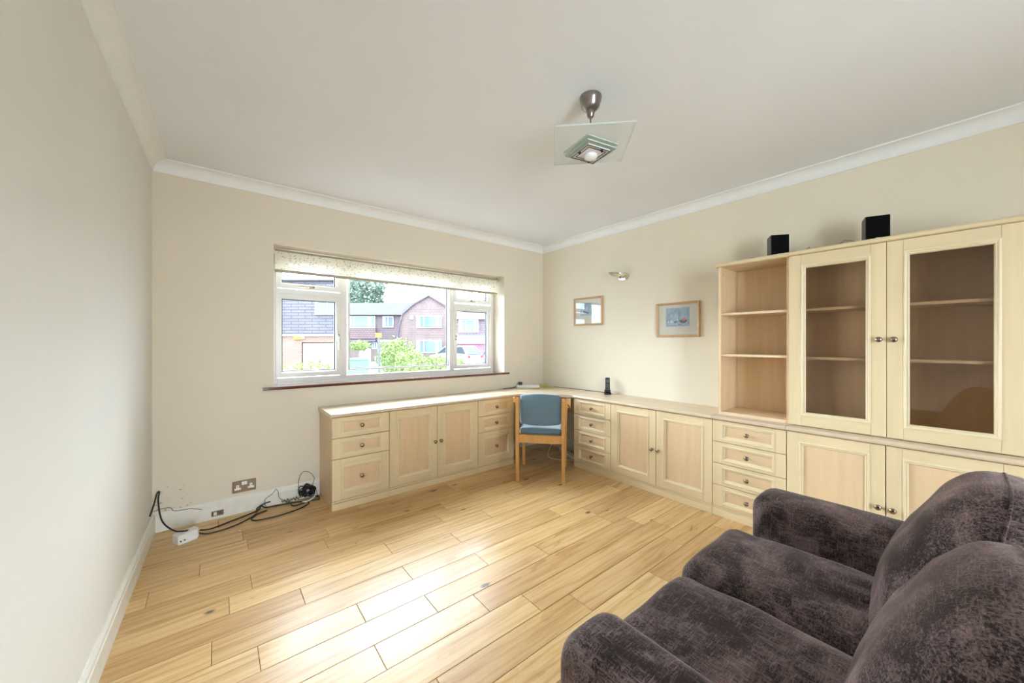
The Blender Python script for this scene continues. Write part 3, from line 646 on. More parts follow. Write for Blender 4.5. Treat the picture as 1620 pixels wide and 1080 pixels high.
for k, (x, y, lb) in enumerate(((-3.10, -.335, 'larger crumb of plaster on the floor right of the adapter box'), (-3.145, -.325, 'small plaster crumb on the floor near the adapter box'))):
    bm = NB(); bmesh.ops.create_icosphere(bm, subdivisions=1, radius=.006-.002*k)
    for v in bm.verts: v.co *= 1+.3*noise.noise(v.co*200); v.co.z *= .6
    tag(obj('plaster_crumb', bm, 'white_plastic', loc=(x, y, .0035-.001*k)), lb, 'debris')

# ================================================================== PICTURES, WALL LIGHT, PENDANT
def picture(y0, y1, z0, z1, label, pr, boats):
    w, h = y0-y1, z1-z0
    t = thing('framed_picture', label, 'picture', (-.001, y0, z0), R3, 'two framed prints on the right-hand wall')
    bm = NB(); fw = .021
    P = [(0, 0), (0, -.016), (.004, -.020), (.010, -.020), (.014, -.016), (fw, -.013), (fw, -.001)]
    rings = [[bm.verts.new(q) for q in ((o, y, o), (w-o, y, o), (w-o, y, h-o), (o, y, h-o))] for o, y in P]
    for a, b in zip(rings, rings[1:]+rings[:1]):
        for i in range(4): bm.faces.new([a[i], a[(i+1) % 4], b[(i+1) % 4], b[i]])
    obj('frame', bm, 'oak_frame', t)
    mt = obj('mount', bx(fw, w-fw, -.006, -.002, fw, h-fw), 'picture_mat', t)
    p0, p1, q0, q1 = pr
    art = obj('print', bx(p0, p1, -.0068, -.0062, q0, q1), 'print_sky', mt)
    bm = NB()
    for (cx, cz, s, mi) in boats:
        if mi == 0:
            vs = [bm.verts.new(q) for q in ((cx-s*.35, -.0071, cz), (cx+s*.35, -.0071, cz), (cx+s*.05, -.0071, cz+s*1.6))]; bm.faces.new(vs).material_index = 0
        else:
            vs = [bm.verts.new((cx+s*math.cos(2*PI*i/14)*(1+.25*math.sin(i*2.3)), -.0070-.00004*mi, cz+s*.45*math.sin(2*PI*i/14))) for i in range(14)]; bm.faces.new(vs).material_index = mi
    obj('painted_shapes', bm, ['net_curtain', 'dark_trim', 'leaf_tree', 'flower_pink'], mt)
    obj('glazing', bx(fw-.001, w-fw+.001, -.0105, -.0095, fw-.001, h-fw+.001), 'picture_glass', t)
picture(-.533, -.933, 1.4475, 1.759, 'left framed print, nearer the corner, with pale window reflections in its glass', (.09, .25, .11, .25), [(.12, .14, .02, 0), (.15, .15, .03, 1), (.19, .14, .022, 2)])
picture(-1.550, -1.946, 1.3045, 1.616, 'right framed print of small sailing boats on blue water', (.09, .305, .095, .262),
        [(.115, .13, .016, 0), (.14, .128, .022, 0), (.155, .132, .013, 0), (.20, .15, .018, 0), (.18, .135, .016, 1), (.25, .140, .035, 2), (.255, .155, .022, 3), (.21, .165, .008, 1), (.215, .112, .010, 1)])
sc = thing('wall_light', 'small polished metal wall light between the two pictures and the cove', 'wall light', (-.0005, -1.185, 1.925), R3); sc.scale = (1.35, 1.0, 1.4)
bm = NB(); lathe(bm, [(0, 0), (.030, 0), (.030, .008), (.024, .014), (0, .016)], 28, Matrix.Rotation(PI/2, 4, 'X'))
for v in bm.verts: v.co.x *= 1.75
obj('backplate', bm, 'chrome', sc, smooth=40)
bm = NB()
for k in range(2): pass
N, M_ = 24, 8; R_ = []
for i in range(N+1):
    t = i/N; y = -.010-.135*t; w = .052*math.sqrt(max(0, math.sin(PI*min(1, .18+.82*t)))) ; x = -.045*t
    R_.append([bm.verts.new((x+w*math.sin(a), y, .010+.018*t-.020*math.cos(a)*(w/.052))) for a in [(-PI/2+PI*j/M_) for j in range(M_+1)]])
for a, b in zip(R_, R_[1:]):
    for j in range(M_): bm.faces.new([a[j], a[j+1], b[j+1], b[j]])
sh = obj('reflector_blade', bm, 'chrome', sc, smooth=True)
md = sh.modifiers.new('thick', 'SOLIDIFY'); md.thickness = .002
bm = NB(); tube(bm, [(0, -.012, -.002), (-.005, -.05, -.008)], .008, 10, raw=True); obj('arm', bm, 'nickel', sc, smooth=True)
# pendant
PC = (-1.79, -2.21)
pe = thing('pendant_light', 'pendant ceiling light with a large frosted square glass plate and small stepped glass squares', 'ceiling light', (PC[0], PC[1], H))
bm = NB(); lathe(bm, [(0, 0), (.052, 0), (.054, -.006), (.050, -.024), (.047, -.030), (.043, -.050), (.030, -.064), (.012, -.070), (0, -.070)], 32); obj('ceiling_rose', bm, 'nickel', pe, smooth=50)
bm = NB(); lathe(bm, [(0, -.060), (.018, -.060), (.020, -.075), (.016, -.098), (.007, -.106), (.003, -.110), (0, -.110)], 20); obj('cord_grip', bm, 'nickel', pe, smooth=50)
ZP = -.237
bm = NB(); tube(bm, [(0, 0, -.105), (0, 0, ZP-.012)], .0035, 10, raw=True); obj('stem', bm, 'chrome', pe, smooth=True)
pl = obj('frosted_plate', bx(-.178, .178, -.178, .178, -.003, .003), 'frosted_plate', pe, (0, 0, ZP), (0, 0, math.radians(45)))
bm = NB(); ring(bm, -.179, .179, -.179, .179, .0012, -.0034, .0034, bev=0)
bmesh.ops.rotate(bm, verts=bm.verts, cent=(0, 0, 0), matrix=Matrix.Rotation(PI/2, 3, 'X')); obj('polished_edge', bm, 'glass_edge', pl)
LR = math.radians(-12)
for z, s in ((ZP-.016, .092), (ZP-.034, .088)):
    q = obj('stepped_glass', bx(-s, s, -s, s, -.002, .002), 'green_glass', pe, (0, 0, z), (0, 0, LR))
    bm = NB(); ring(bm, -s-.001, s+.001, -s-.001, s+.001, .0015, -.0025, .0025, bev=0); bmesh.ops.rotate(bm, verts=bm.verts, cent=(0, 0, 0), matrix=Matrix.Rotation(PI/2, 3, 'X')); obj('polished_edge', bm, 'glass_edge', q)
bm = NB()
for s, w in ((.068, .003), (.052, .002)):
    b2 = NB(); ring(b2, -s, s, -s, s, w, -.002, .002, bev=0); bmesh.ops.rotate(b2, verts=b2.verts, cent=(0, 0, 0), matrix=Matrix.Rotation(PI/2, 3, 'X'))
    me = bpy.data.meshes.new('t'); b2.to_mesh(me); b2.free(); bm.from_mesh(me)
obj('lamp_frame', bm, 'nickel', pe, (0, 0, ZP-.046), (0, 0, LR))
bm = NB(); box(bm, -.066, .066, -.066, .066, -.003, .003); obj('reflector_plate', bm, 'white_paint', pe, (0, 0, ZP-.040), (0, 0, LR))
for a in (0, 1, 2):
    ang = LR+math.radians(60+115*a); bm = NB(); lathe(bm, [(0, 0), (.006, 0), (.007, -.006), (.004, -.010), (0, -.011)], 12)
    obj('fixing_stud', bm, 'black_plastic', pe, (.062*math.cos(ang), .062*math.sin(ang), ZP-.046), smooth=50)
bm = NB(); lathe(bm, [(0, .0), (.030, 0), (.036, -.012), (.036, -.026), (.030, -.042), (.016, -.052), (0, -.055)], 28); obj('bulb', bm, 'bulb_glass', pe, (0, 0, ZP-.043), smooth=60).scale = (.92, .92, .55)

# ================================================================== CHAIR
ch = thing('armchair', 'beech armchair with blue padded seat and backrest pushed up to the corner desk', 'chair', (-.782, -.812, 0), math.radians(-48.5))
def bar(bm, a, b, w0, d0, w1=None, d1=None, up=None):
    """tapered rectangular bar from a to b (w along local x, d across)"""
    a, b = Vector(a), Vector(b); w1 = w0 if w1 is None else w1; d1 = d0 if d1 is None else d1
    t = (b-a).normalized(); ux = Vector((1, 0, 0)) if abs(t.x) < .9 else Vector((0, 1, 0)); uy = t.cross(ux).normalized(); ux = uy.cross(t).normalized()
    va = [bm.verts.new(a+ux*sx*w0/2+uy*sy*d0/2) for sx, sy in ((-1, -1), (1, -1), (1, 1), (-1, 1))]
    vb = [bm.verts.new(b+ux*sx*w1/2+uy*sy*d1/2) for sx, sy in ((-1, -1), (1, -1), (1, 1), (-1, 1))]
    fs = [bm.faces.new(va), bm.faces.new(vb)]+[bm.faces.new([va[i], va[(i+1) % 4], vb[(i+1) % 4], vb[i]]) for i in range(4)]
    bmesh.ops.bevel(bm, geom=list({e for f in fs for e in f.edges}), offset=.0035, segments=2, affect='EDGES')
HW = .2065
for s in (-1, 1):
    bm = NB(); bar(bm, (s*HW, -.235, 0), (s*HW, -.235, .36), .030, .028, .032, .046); bar(bm, (s*HW, -.235, .355), (s*HW, -.240, .757), .032, .046, .030, .036); obj('leg', bm, 'chair_wood', ch)
    bm = NB(); bar(bm, (s*(HW+.004), .225, 0), (s*(HW+.006), .232, .40), .028, .026, .032, .042); bar(bm, (s*(HW+.006), .232, .395), (s*(HW+.016), .225, .655), .032, .042, .030, .036); obj('leg', bm, 'chair_wood', ch)
    # arm: a bowed board set on edge outside the posts
    bm = NB(); R_ = []
    for i in range(13):
        t = i/12; y = -.243+.485*t; x = s*(HW+.0175+.026*math.sin(PI*min(1, t*1.05))); zt_ = .757-.075*t**1.3; zb = zt_-.045-.055*math.sin(PI*t)**1.5*.6-.03*t
        R_.append([bm.verts.new((x+s*dx, y, z)) for dx, z in ((0, zb), (.018, zb), (.020, zt_-.004), (.016, zt_), (.002, zt_))])
    for a, b in zip(R_, R_[1:]):
        for j in range(5): bm.faces.new([a[j], a[(j+1) % 5], b[(j+1) % 5], b[j]])
    bm.faces.new(R_[0]); bm.faces.new(R_[-1]); obj('armrest', bm, 'chair_wood', ch, smooth=40)
    bm = NB(); bar(bm, (s*HW, -.215, .390), (s*(HW+.004), .215, .395), .022, .050); obj('side_rail', bm, 'chair_wood', ch)
bm = NB(); bar(bm, (-HW+.015, -.236, .387), (HW-.015, -.236, .387), .022, .072); obj('rear_rail', bm, 'chair_wood', ch)
bm = NB(); bar(bm, (-HW+.018, .226, .390), (HW-.018, .226, .390), .022, .060); obj('front_rail', bm, 'chair_wood', ch)
def softbox(bm, c, sz, r, n=14, fn=None):
    """rounded padded block"""
    hx, hy, hz = (q/2 for q in sz); idx = {}
    def key(q): return tuple(round(k, 6) for k in q)
    def vert(q):
        k = key(q)
        if k not in idx:
            p = Vector((q[0]*hx, q[1]*hy, q[2]*hz)); i_ = Vector((max(-hx+r, min(hx-r, p.x)), max(-hy+r, min(hy-r, p.y)), max(-hz+min(r, hz), min(hz-min(r, hz), p.z)))); d = p-i_
            if d.length > 1e-9: p = i_+d.normalized()*min(r, max(abs(d.x), abs(d.y), abs(d.z)))
            if fn: p = fn(p, q)
            idx[k] = bm.verts.new(p+Vector(c))
        return idx[k]
    # denser near the edges
    g = [math.sin(PI/2*(-1+2*i/n)) for i in range(n+1)]
    for ax in range(3):
        for sg in (-1, 1):
            for i in range(n):
                for j in range(n):
                    qs = []
                    for a, b in ((g[i], g[j]), (g[i+1], g[j]), (g[i+1], g[j+1]), (g[i], g[j+1])):
                        q = [0, 0, 0]; q[ax] = sg; q[(ax+1) % 3] = a; q[(ax+2) % 3] = b; qs.append(vert(tuple(q)))
                    if len(set(qs)) == 4: bm.faces.new(qs)
def seatfn(p, q):
    if p.z > 0: p.z += .014*(1-q[0]**2)*(1-q[1]**4)+.012*max(0, -q[1])**6
    return p
bm = NB(); softbox(bm, (0, .005, .4485), (.376, .455, .052), .022, 14, seatfn); obj('seat', bm, 'blue_fabric', ch, smooth=True)
bm = NB(); obj_n = 18; R_ = []
def backfn(p, q):
    x = p.x/.19; p.y += -.035*(1-x*x)-.05*(p.z/.14)*.2; 
    if p.z > 0: p.z += .022*(1-x*x)*(q[2] if q[2] > 0 else 0)
    if p.z < 0: p.z += -.012*(1-x*x)
    return p
softbox(bm, (0, -.205, .648), (.372, .046, .258), .020, 16, backfn); obj('backrest', bm, 'blue_fabric', ch, smooth=True)

# ================================================================== SOFA
sf = thing('sofa', 'two-seat dark brown crushed velvet sofa in the right foreground', 'sofa', (-1.955, -3.30, 0))
SX, SY = 1.955, 3.30     # world -> local
def arm(x0, x1, label=None):
    bm = NB(); cx = (x0+x1)/2+SX; w = x1-x0
    def fn(p, q):
        k = noise.noise(Vector((p.x*3+x0*7, p.y*4, p.z*4)))*.010
        p += Vector((k, k*.5, 0))
        if p.z > .1: p.z += .010*(1-(p.x/(w/2))**2)
        return p
    softbox(bm, (cx, -3.235+SY, .345), (w, .87, .53), .055, 20, fn)
    return obj('armrest', bm, 'brown_velvet', sf, smooth=True)
arm(-2.658, -2.462); arm(-1.492, -1.268)
def cushion(x0, x1, y0, y1, z0, z1, seed):
    bm = NB(); w, d, h = x1-x0, y1-y0, z1-z0
    def fn(p, q):
        u, v_ = p.x/(w/2), p.y/(d/2)
        if p.z > -h*.1:
            p.z += .020*(1-u*u)*(1-abs(v_)**3)
            wr = max(0, -v_-.05)*math.sin((p.x+.35*p.y)*55+seed)*.013*(1-u*u)      # wrinkles towards the back
            dn = noise.noise(Vector((p.x*7+seed*9, p.y*7, 0)))*.008
            p.z += wr+dn
        p += Vector((1, 0, 0))*noise.noise(Vector((p.y*5, p.z*5, seed*3)))*.006
        return p
    softbox(bm, ((x0+x1)/2+SX, (y0+y1)/2+SY, (z0+z1)/2), (w, d, h), .062, 34, fn)
    return obj('seat_cushion', bm, 'brown_velvet', sf, smooth=True)
cushion(-2.458, -1.958, -3.36, -2.735, .27, .474, 1.3); cushion(-1.952, -1.496, -3.36, -2.720, .27, .478, 4.1)
BP = [(-3.205, .440), (-3.196, .50), (-3.207, .56), (-3.228, .64), (-3.262, .735), (-3.300, .815), (-3.340, .875), (-3.385, .915), (-3.435, .928), (-3.490, .915), (-3.545, .870), (-3.570, .78), (-3.560, .62), (-3.54, .46), (-3.42, .425), (-3.29, .420)]
def back_cushion(x0, x1, seed, dz=0):
    P = spline([(0, a, b) for a, b in BP]+[(0, *BP[0])], 4)[:-1]; cy, cz = -3.38, .66; bm = NB(); N = 26; rings = []
    for i in range(N+1):
        t = -1+2*i/N; t = math.sin(t*PI/2); x = (x0+x1)/2+(x1-x0)/2*t
        e = 1-.12*t*t-.26*t**6
        R_ = []
        for p in P:
            y = cy+(p.y-cy)*e; z = cz+dz+(p.z-cz)*.955*(e if p.z > cz else 1-(1-e)*.3)
            k = noise.noise(Vector((x*6+seed, y*6, z*6)))*.014+noise.noise(Vector((x*22+seed, y*22, z*22)))*.003
            d = Vector((0, y-cy, z-cz)).normalized()
            R_.append(bm.verts.new((x+SX, y+SY+d.y*k, z+d.z*k)))
        rings.append(R_)
    n = len(P)
    for a, b in zip(rings, rings[1:]):
        for j in range(n): bm.faces.new([a[j], a[(j+1) % n], b[(j+1) % n], b[j]])
    for r_ in (rings[0], rings[-1]): 
        c = Vector((0, 0, 0))
        for v in r_: c += v.co
        cv = bm.verts.new(c/n+Vector((0.012 if r_ is rings[-1] else -.012, 0, 0)))
        for j in range(n): bm.faces.new([r_[j], r_[(j+1) % n], cv])
    jc = max(range(n), key=lambda j: P[j].z); crest = [v_[jc].co.copy() for v_ in rings[1:-1]]
    o = obj('back_cushion', bm, 'brown_velvet', sf, smooth=True)
    bm = NB(); tube(bm, crest, .0028, 6, raw=True); obj('seam', bm, 'brown_velvet', o, smooth=True)
    return o
back_cushion(-2.452, -1.962, 2.0, -.028); back_cushion(-1.950, -1.500, 9.0)
bm = NB()
softbox(bm, (0, -3.18+SY, .19), (1.0, .80, .24), .03, 6); obj('base', bm, 'brown_velvet', sf, smooth=True)
bm = NB(); softbox(bm, (-.01, -3.625+SY, .43), (1.38, .12, .72), .04, 10); obj('back_frame', bm, 'brown_velvet', sf, smooth=True)
for x in (-.62, .60):
    for y in (.44, -.34):
        bm = NB(); lathe(bm, [(0, 0), (.020, 0), (.026, .082), (0, .082)], 14); obj('foot', bm, 'black_plastic', sf, (x, y, 0), smooth=40)

# ================================================================== OUTSIDE
def at(px, py, d):      # point on a plane d metres ahead, from where it appears
    return ((px-810)/579.15*d, 1.25-(py-542.64)/579.15*d)
def gz_(r, d): t = min(1, max(0, (d-10)/12)); return -.2-.40*t*t*(3-2*t)
bm = NB(); dd = [4.0+.5*k for k in range(40)]+[24, 30, 50, 90]; prev = None
for d in dd:
    row = [bm.verts.new(ext(r_, d, gz_(r_, d))) for r_ in (-60, -20, 0, 20, 60)]
    if prev:
        for a, b, c_, e in zip(prev, prev[1:], row[1:], row): bm.faces.new([a, b, c_, e])
    prev = row
gd = tag(obj('ground', bm, 'asphalt'), kind='structure')
bm = NB(); box(bm, -6, 4, YB-25, YB-.31, -.5, -.1); tag(obj('ground_rear', bm, 'asphalt'), kind='structure')
def house(name, label, d):
    return thing(name, label, 'house', ext(0, d, 0), -YAW)
def poly(bm, pts, y0, y1, mi=0):
    """pts (x,z) polygon extruded from y0 to y1"""
    a = [bm.verts.new((x, y0, z)) for x, z in pts]; b = [bm.verts.new((x, y1, z)) for x, z in pts]; n = len(pts)
    bm.faces.new(a).material_index = mi; bm.faces.new(b).material_index = mi
    for i in range(n): bm.faces.new([a[i], a[(i+1) % n], b[(i+1) % n], b[i]]).material_index = mi
def hwin(parent, d, x0, x1, y0, y1, cols, y=0, curtain=True):
    (a, z1), (b, z0) = at(x0, y0, d), at(x1, y1, d); w = b-a; f = .07
    bm = NB(); box(bm, a, b, y-.10, y-.02, z0, z0+f); box(bm, a, b, y-.10, y-.02, z1-f, z1); xs = [a+w*c for c in [0]+cols+[1]]
    for k, x in enumerate(xs):
        x = min(max(x, a+f/2), b-f/2); box(bm, x-f/2, x+f/2, y-.10, y-.02, z0+f, z1-f)
    o = obj('window', bm, 'white_paint', parent)
    for k in range(len(xs)-1):
        obj('pane', bx(xs[k]+.01, xs[k+1]-.01, y-.05, y-.03, z0+.02, z1-.02), 'pane_outside', o)
        if curtain and k % 2 == 0: obj('net_curtain', bx(xs[k]+.03, xs[k]+(xs[k+1]-xs[k])*.45, y-.066, y-.056, z0+.03, z1-.03), 'net_curtain', o)
    return o
# left house with garage
d = 24; hA = house('brick_house', 'brick and slate-hung house with a white garage door seen through the left pane', d)
xl, xr = at(425, 0, d)[0], at(546, 0, d)[0]; zb = at(0, 530, d)[1]; zt2 = at(0, 446, d)[1]; gx = at(477.5, 0, d)[0]; gz = at(0, 541, d)[1]
def plan(bm, x0, x1, y0, y1, z0, z1):     # this house is narrower at the back: its side wall runs back at an angle
    sk = lambda v: Vector((v.co.x*(1+v.co.y/24), v.co.y, v.co.z))
    for v in box(bm, x0, x1, y0, y1, z0, z1): v.co = sk(v)
bm = NB(); plan(bm, xl, gx, 0, 5, -.9, zb); plan(bm, gx, xr, 0, 5, gz, zb); plan(bm, gx, xr, .3, 5, -.9, gz); obj('brick_wall', bm, 'red_brick', hA)
bm = NB(); plan(bm, xl, xr, -.12, 5, zb+.04, zt2); obj('slate_wall', bm, 'slate_tiles', hA); obj('fascia', bx(xl, xr, -.16, 0, zb-.05, zb+.04), 'white_paint', hA)
bm = NB(); plan(bm, xl-.3, xr+.1, -.3, 5.1, zt2, zt2+.12); obj('roof', bm, 'roof_tiles', hA)
bm = NB()
for k in range(7): box(bm, gx+.03, xr-.2, .10, .16, -.85+k*.30, -.85+k*.30+.285)
obj('garage_door', bm, 'white_paint', hA)
hwin(hA, d, 501, 541, 476.5, 498, [.48], -.12, curtain=False)
o = obj('alarm_box', bx(*[at(466, 0, d)[0], at(478, 0, d)[0]], -.14, -.01, at(0, 536.5, d)[1], at(0, 531, d)[1]), 'sign_orange', hA); tag(o, 'orange box on the wall')
obj('lamp', bx(at(479.5, 0, d)[0], at(482, 0, d)[0], -.18, -.01, at(0, 536, d)[1], at(0, 532, d)[1]), 'white_paint', hA)
# middle row
d = 40; hB = house('terrace_house', 'tile-hung terraced house with a long pale roof behind the street sign', d)
xl, xr = at(530, 0, d)[0], at(660, 0, d)[0]; e = at(0, 498, d)[1]; rt = at(0, 474, d)[1]
obj('tile_hung_wall', bx(xl, xr, .35, 6, at(0, 537, d)[1], e), 'brown_tiles', hB); obj('bay_tiles', bx(xl, at(594, 0, d)[0], 0, .35, at(0, 536, d)[1], at(0, 519, d)[1]), 'red_tiles', hB)
obj('ground_wall', bx(xl, xr, .5, 6, -.9, at(0, 540, d)[1]), 'pale_brick', hB); obj('fascia', bx(xl, at(595, 0, d)[0], -.25, .5, at(0, 540, d)[1], at(0, 537, d)[1]), 'dark_trim', hB)
bm = NB(); a = [(-.15, e), (3.2, rt), (6.4, e)]
extrude_profile(bm, a, xl, at(672, 0, d)[0], 'x'); obj('roof', bm, 'roof_tiles', hB)
hwin(hB, d, 550, 592.5, 499.5, 518.5, [.2, .72], 0.3); hwin(hB, d, 604, 621, 500, 517.5, [.5], .33); hwin(hB, d, 586, 594, 541, 552, [.5], .5, False)
obj('porch_door', bx(at(571, 0, d)[0], at(582, 0, d)[0], .40, .5, -.85, at(0, 543, d)[1]), 'white_paint', hB)
# gabled house
d = 36; hC = house('gabled_house', 'brick house with a steep pointed gable in the middle of the view', d)
A = lambda x, y: at(x, y, d)
pts = [A(630, 537), A(633, 515), A(638, 497), A(655, 482), A(679, 468.5), A(703, 483), A(716, 492), A(716, 515), A(716, 537), (A(716, 0)[0], -.9), (A(630, 0)[0], -.9)]
bm = NB(); poly(bm, pts, 0, 3.4); obj('gable_wall', bm, 'pale_brick', hC)
bm = NB(); P2 = pts[:9]; up = [(x+(x-A(679, 0)[0])*.02, z+.16) for x, z in P2]
poly(bm, P2+up[::-1], -.25, 3.5); obj('roof_edge', bm, 'dark_trim', hC)
hwin(hC, d, 659, 699, 499.5, 518.5, [.30, .78]); hwin(hC, d, 659, 699, 538, 558, [.30, .76])
tag(obj('alarm_box', bx(A(649, 0)[0], A(653.5, 0)[0], -.1, 0, A(0, 505)[1], A(0, 500)[1]), 'white_paint', hC), 'small white box on the gable')
# right house
d = 34; hD = house('garage_house', 'house with a pink garage door seen through the right pane', d)
A = lambda x, y: at(x, y, d)
xl, xr = A(721, 0)[0]+.6, A(800, 0)[0]
obj('upper_wall', bx(xl-.6, xr, 0, 6, A(0, 531)[1], A(0, 504)[1]), 'brown_tiles', hD); 
bm = NB(); extrude_profile(bm, [(-.3, A(0, 505)[1]), (3, A(0, 489)[1]), (6.3, A(0, 505)[1])], xl-.6, xr, 'x'); obj('roof', bm, 'roof_tiles', hD)
bm = NB(); box(bm, xl-.6, xr, -.7, 0, A(0, 543.5)[1], A(0, 539)[1]); box(bm, xl-.6, xr, -.75, 0, A(0, 533.5)[1], A(0, 531)[1]); box(bm, xl-.6, xr, -.6, 0, A(0, 539)[1], A(0, 533.5)[1]); obj('canopy', bm, 'pale_band', hD)
obj('garage_wall', bx(xl-.6, xr, -.2, 6, -.9, A(0, 543.5)[1]), 'pale_brick', hD)
bm = NB()
for k in range(5): box(bm, A(724, 0)[0], xr-.2, -.3, -.21, -.75+k*.38, -.75+k*.38+.365)
obj('garage_door', bm, 'pink_paint', hD)
hwin(hD, d, 726, 757, 505.5, 525.5, [.36, .80], 0)
# plants
def leafy(name, label, cat, c, rad, n, leaf, mat, trunk=None, flowers=0, kind=None):
    rs = random.Random(int(abs(c[0]*97+c[1]*31)*10)); t = thing(name, label, cat, c, -YAW); bm = NB()
    for _ in range(n):
        while True:
            v = Vector((rs.uniform(-1, 1), rs.uniform(-1, 1), rs.uniform(-1, 1)))
            if .45 < v.length < 1: break
        f = 1+.28*noise.noise(v*2.3+Vector((c[0], 0, 0)))
        p = Vector((v.x*rad[0], v.y*rad[1], v.z*rad[2]))*f
        M = Matrix.Rotation(rs.uniform(0, 6.3), 3, 'X') @ Matrix.Rotation(rs.uniform(0, 6.3), 3, 'Z'); s = leaf*rs.uniform(.6, 1.3)
        fl = 1 if rs.random() < flowers else 0
        vs = [bm.verts.new(p+M @ Vector(q)) for q in ((-s, 0, 0), (0, -s*.5, s*.1), (s, 0, 0), (0, s*.5, s*.1))]; bm.faces.new(vs).material_index = fl
    obj('foliage', bm, [mat, 'flower_pink'], t)
    bm = NB()
    cr = Vector((c[0]+3.2224, c[1]+3.3679, 0)); dd_ = cr.x*math.sin(YAW)+cr.y*math.cos(YAW); zb = c[2]-gz_(0, dd_)+.03
    tube(bm, [(0, 0, -zb), (.03*rad[0], 0, -zb*.4), (0, 0, rad[2]*.3)], lambda q: rad[0]*.06*(1-.6*q)+.01, 8)
    for k in range(6):
        a = k*1.05; tube(bm, [(0, 0, -rad[2]*.5), (rad[0]*.4*math.cos(a), rad[1]*.4*math.sin(a), 0), (rad[0]*.8*math.cos(a), rad[1]*.8*math.sin(a), rad[2]*(.3+.4*math.sin(k*2)))], lambda q: rad[0]*.025*(1-.7*q)+.005, 6)
    obj('branches', bm, 'bark', t)
    return t
def pos(px, py, d): r_, z = at(px, py, d); return tuple(ext(r_, d, z))
leafy('tree', 'dark green tree rising behind the long pale roof', 'tree', pos(572, 462, 54), (3.6, 3, 3.4), 2600, .28, 'leaf_tree', trunk=9)
leafy('tree', 'bare twiggy tree top behind the house with the pink garage', 'tree', pos(752, 474, 52), (2.2, 2, 1.6), 220, .16, 'leaf_tree', trunk=7.5)
leafy('bush', 'large round yellow-green bush right of the street sign', 'bush', pos(627, 566, 15), (.80, .8, .80), 2600, .055, 'leaf_yellow')
leafy('bush', 'lower lobe of bright bush at the foot of the gabled house', 'bush', pos(648, 574, 13), (.55, .6, .50), 1300, .05, 'leaf_yellow')
leafy('climber', 'leafy climber over the porch left of the street sign', 'bush', pos(568, 547, 17), (.55, .4, .24), 900, .05, 'leaf_yellow', trunk=2)
leafy('hedge', 'low bright yellow-green hedge along the bottom of the centre pane', 'hedge', pos(690, 580, 11), (1.0, .4, .32), 2600, .04, 'leaf_yellow')
leafy('flower_bed', 'flowering plants with pink blooms below the left pane', 'plants', pos(492, 587, 6.3), (.52, .3, .17), 1500, .022, 'leaf_yellow', flowers=.14)
leafy('flower_bed', 'taller pink flower spikes in front of the white garage door', 'plants', pos(505, 566, 6.6), (.26, .2, .14), 120, .014, 'leaf_green', flowers=.7, trunk=.6)
leafy('hedge', 'pale shrub at the bottom corner of the right pane', 'hedge', pos(722, 580, 12), (.22, .3, .20), 500, .03, 'leaf_yellow')
# sign post, bin, gate posts
r_, z = at(599.5, 530, 12)
sp = thing('street_sign', 'orange sign on a dark post in the front garden view', 'sign', ext(r_, 12, gz_(0, 12)), -YAW)
bm = NB(); tube(bm, [(0, 0, 0), (0, 0, z-gz_(0, 12))], .035, 12, raw=True); obj('post', bm, 'post_grey', sp)
obj('sign_panel', bx(-.095, .095, -.05, -.036, z-gz_(0, 12)-.075, z-gz_(0, 12)+.075, bev=.004), 'sign_orange', sp)
r_, z = at(567, 575, 9)
gb = thing('wheelie_bin', 'green wheelie bin beyond the window below the climber', 'bin', ext(r_, 9, -.2), -YAW)
bm = NB(); bar(bm, (0, 0, .05), (0, 0, 1.03), .32, .36, .38, .42); obj('bin_body', bm, 'bin_green', gb)
obj('lid', bx(-.205, .205, -.23, .24, 1.035, 1.075, bev=.01), 'bin_green', gb)
for x in (-.17, .17): bm = NB(); lathe(bm, [(0, -.02), (.09, -.02), (.09, .02), (0, .02)], 16, Matrix.Translation((x, .18, .09)) @ Matrix.Rotation(PI/2, 4, 'Y')); obj('wheel', bm, 'tyre', gb)
for k, (px, y0) in enumerate(((583.5, 552), (571.5, 555))):
    r_, z = at(px, y0, 16); o = obj('gate_post', bx(-.06, .06, -.06, .06, 0, z-gz_(0, 16)), 'white_paint', loc=tuple(ext(r_, 16, gz_(0, 16))), rot=(0, 0, -YAW))
    tag(o, ['white timber porch post nearest the street sign', 'shorter-looking white porch post behind the green bin'][k], 'post')
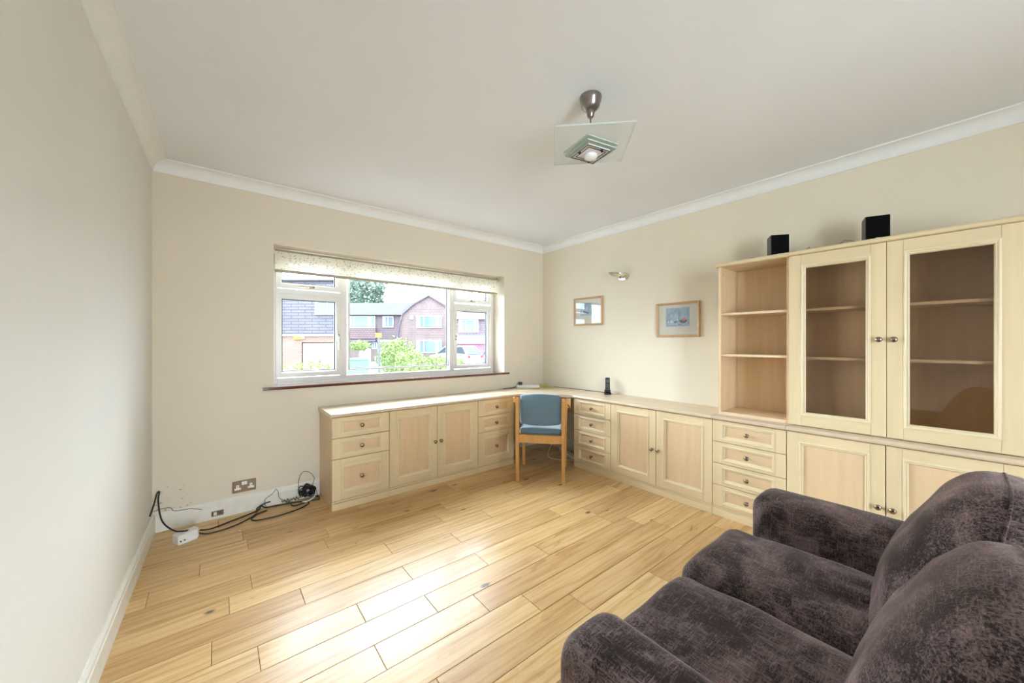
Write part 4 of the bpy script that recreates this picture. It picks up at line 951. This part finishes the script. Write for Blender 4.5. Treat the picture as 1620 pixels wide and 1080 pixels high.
# cars
def car(name, label, px0, px1, ytop, ybot, d, mat, rot):
    (a, zt_), (b, zb_) = at(px0, ytop, d), at(px1, ybot, d); cx = (a+b)/2; t = thing(name, label, 'car', ext(cx, d, zb_), -YAW+rot); L, Wd, Hh = 4.0, 1.7, zt_-zb_
    side = [(-2.0, .30), (-1.98, .62), (-1.85, .82), (-1.1, .92), (-.45, 1.0), (.0, 1.0), (1.2, .98), (1.85, .92), (2.0, .75), (2.0, .30)]
    bm = NB(); extrude_profile(bm, [(x, z*Hh/1.45) for x, z in side], -Wd/2, Wd/2, 'y'); 
    for v in bm.verts: v.co = Vector((v.co.x, v.co.y, v.co.z))
    bmesh.ops.bevel(bm, geom=list(bm.edges), offset=.05, segments=2, affect='EDGES'); obj('body', bm, mat, t, smooth=50)
    k = Hh/1.45; bm = NB(); lo = [(-1.15, -.80), (1.85, -.80), (1.85, .80), (-1.15, .80)]; hi = [(-.35, -.62), (1.35, -.62), (1.35, .62), (-.35, .62)]
    A_ = [bm.verts.new((x, y, .93*k)) for x, y in lo]; B_ = [bm.verts.new((x, y, 1.40*k)) for x, y in hi]
    for i in range(4): bm.faces.new([A_[i], A_[(i+1) % 4], B_[(i+1) % 4], B_[i]])
    bm.faces.new(A_); bm.faces.new(B_); obj('cabin_glass', bm, 'car_window', t)
    bm = NB(); C_ = [bm.verts.new((x, y, 1.40*k)) for x, y in hi]; D_ = [bm.verts.new((x*.96, y*.96, 1.45*k)) for x, y in hi]
    for i in range(4): bm.faces.new([C_[i], C_[(i+1) % 4], D_[(i+1) % 4], D_[i]])
    bm.faces.new(C_); bm.faces.new(D_)
    for (x, y), (x2, y2) in zip(lo, hi): bar(bm, (x, y, .93*k), (x2, y2, 1.42*k), .07, .07)
    obj('roof', bm, mat, t)
    for x in (-1.25, 1.3):
        for y in (-.80, .80): bm = NB(); lathe(bm, [(0, -.09), (.30, -.09), (.32, 0), (.30, .09), (0, .09)], 18, Matrix.Translation((x, y, .31)) @ Matrix.Rotation(PI/2, 4, 'X')); obj('wheel', bm, 'tyre', t)
    for y in (-.68, .68): obj('tail_light', bx(1.97, 2.02, y-.12, y+.12, .70*k, .86*k), 'tail_light', t)
car('car', 'silver-grey car parked outside the pink garage', 694, 746, 547, 582, 27, 'car_silver', math.radians(-35))
car('car', 'blue-grey car at the far right edge of the right pane', 764, 800, 553, 579, 31, 'car_blue', math.radians(-75))
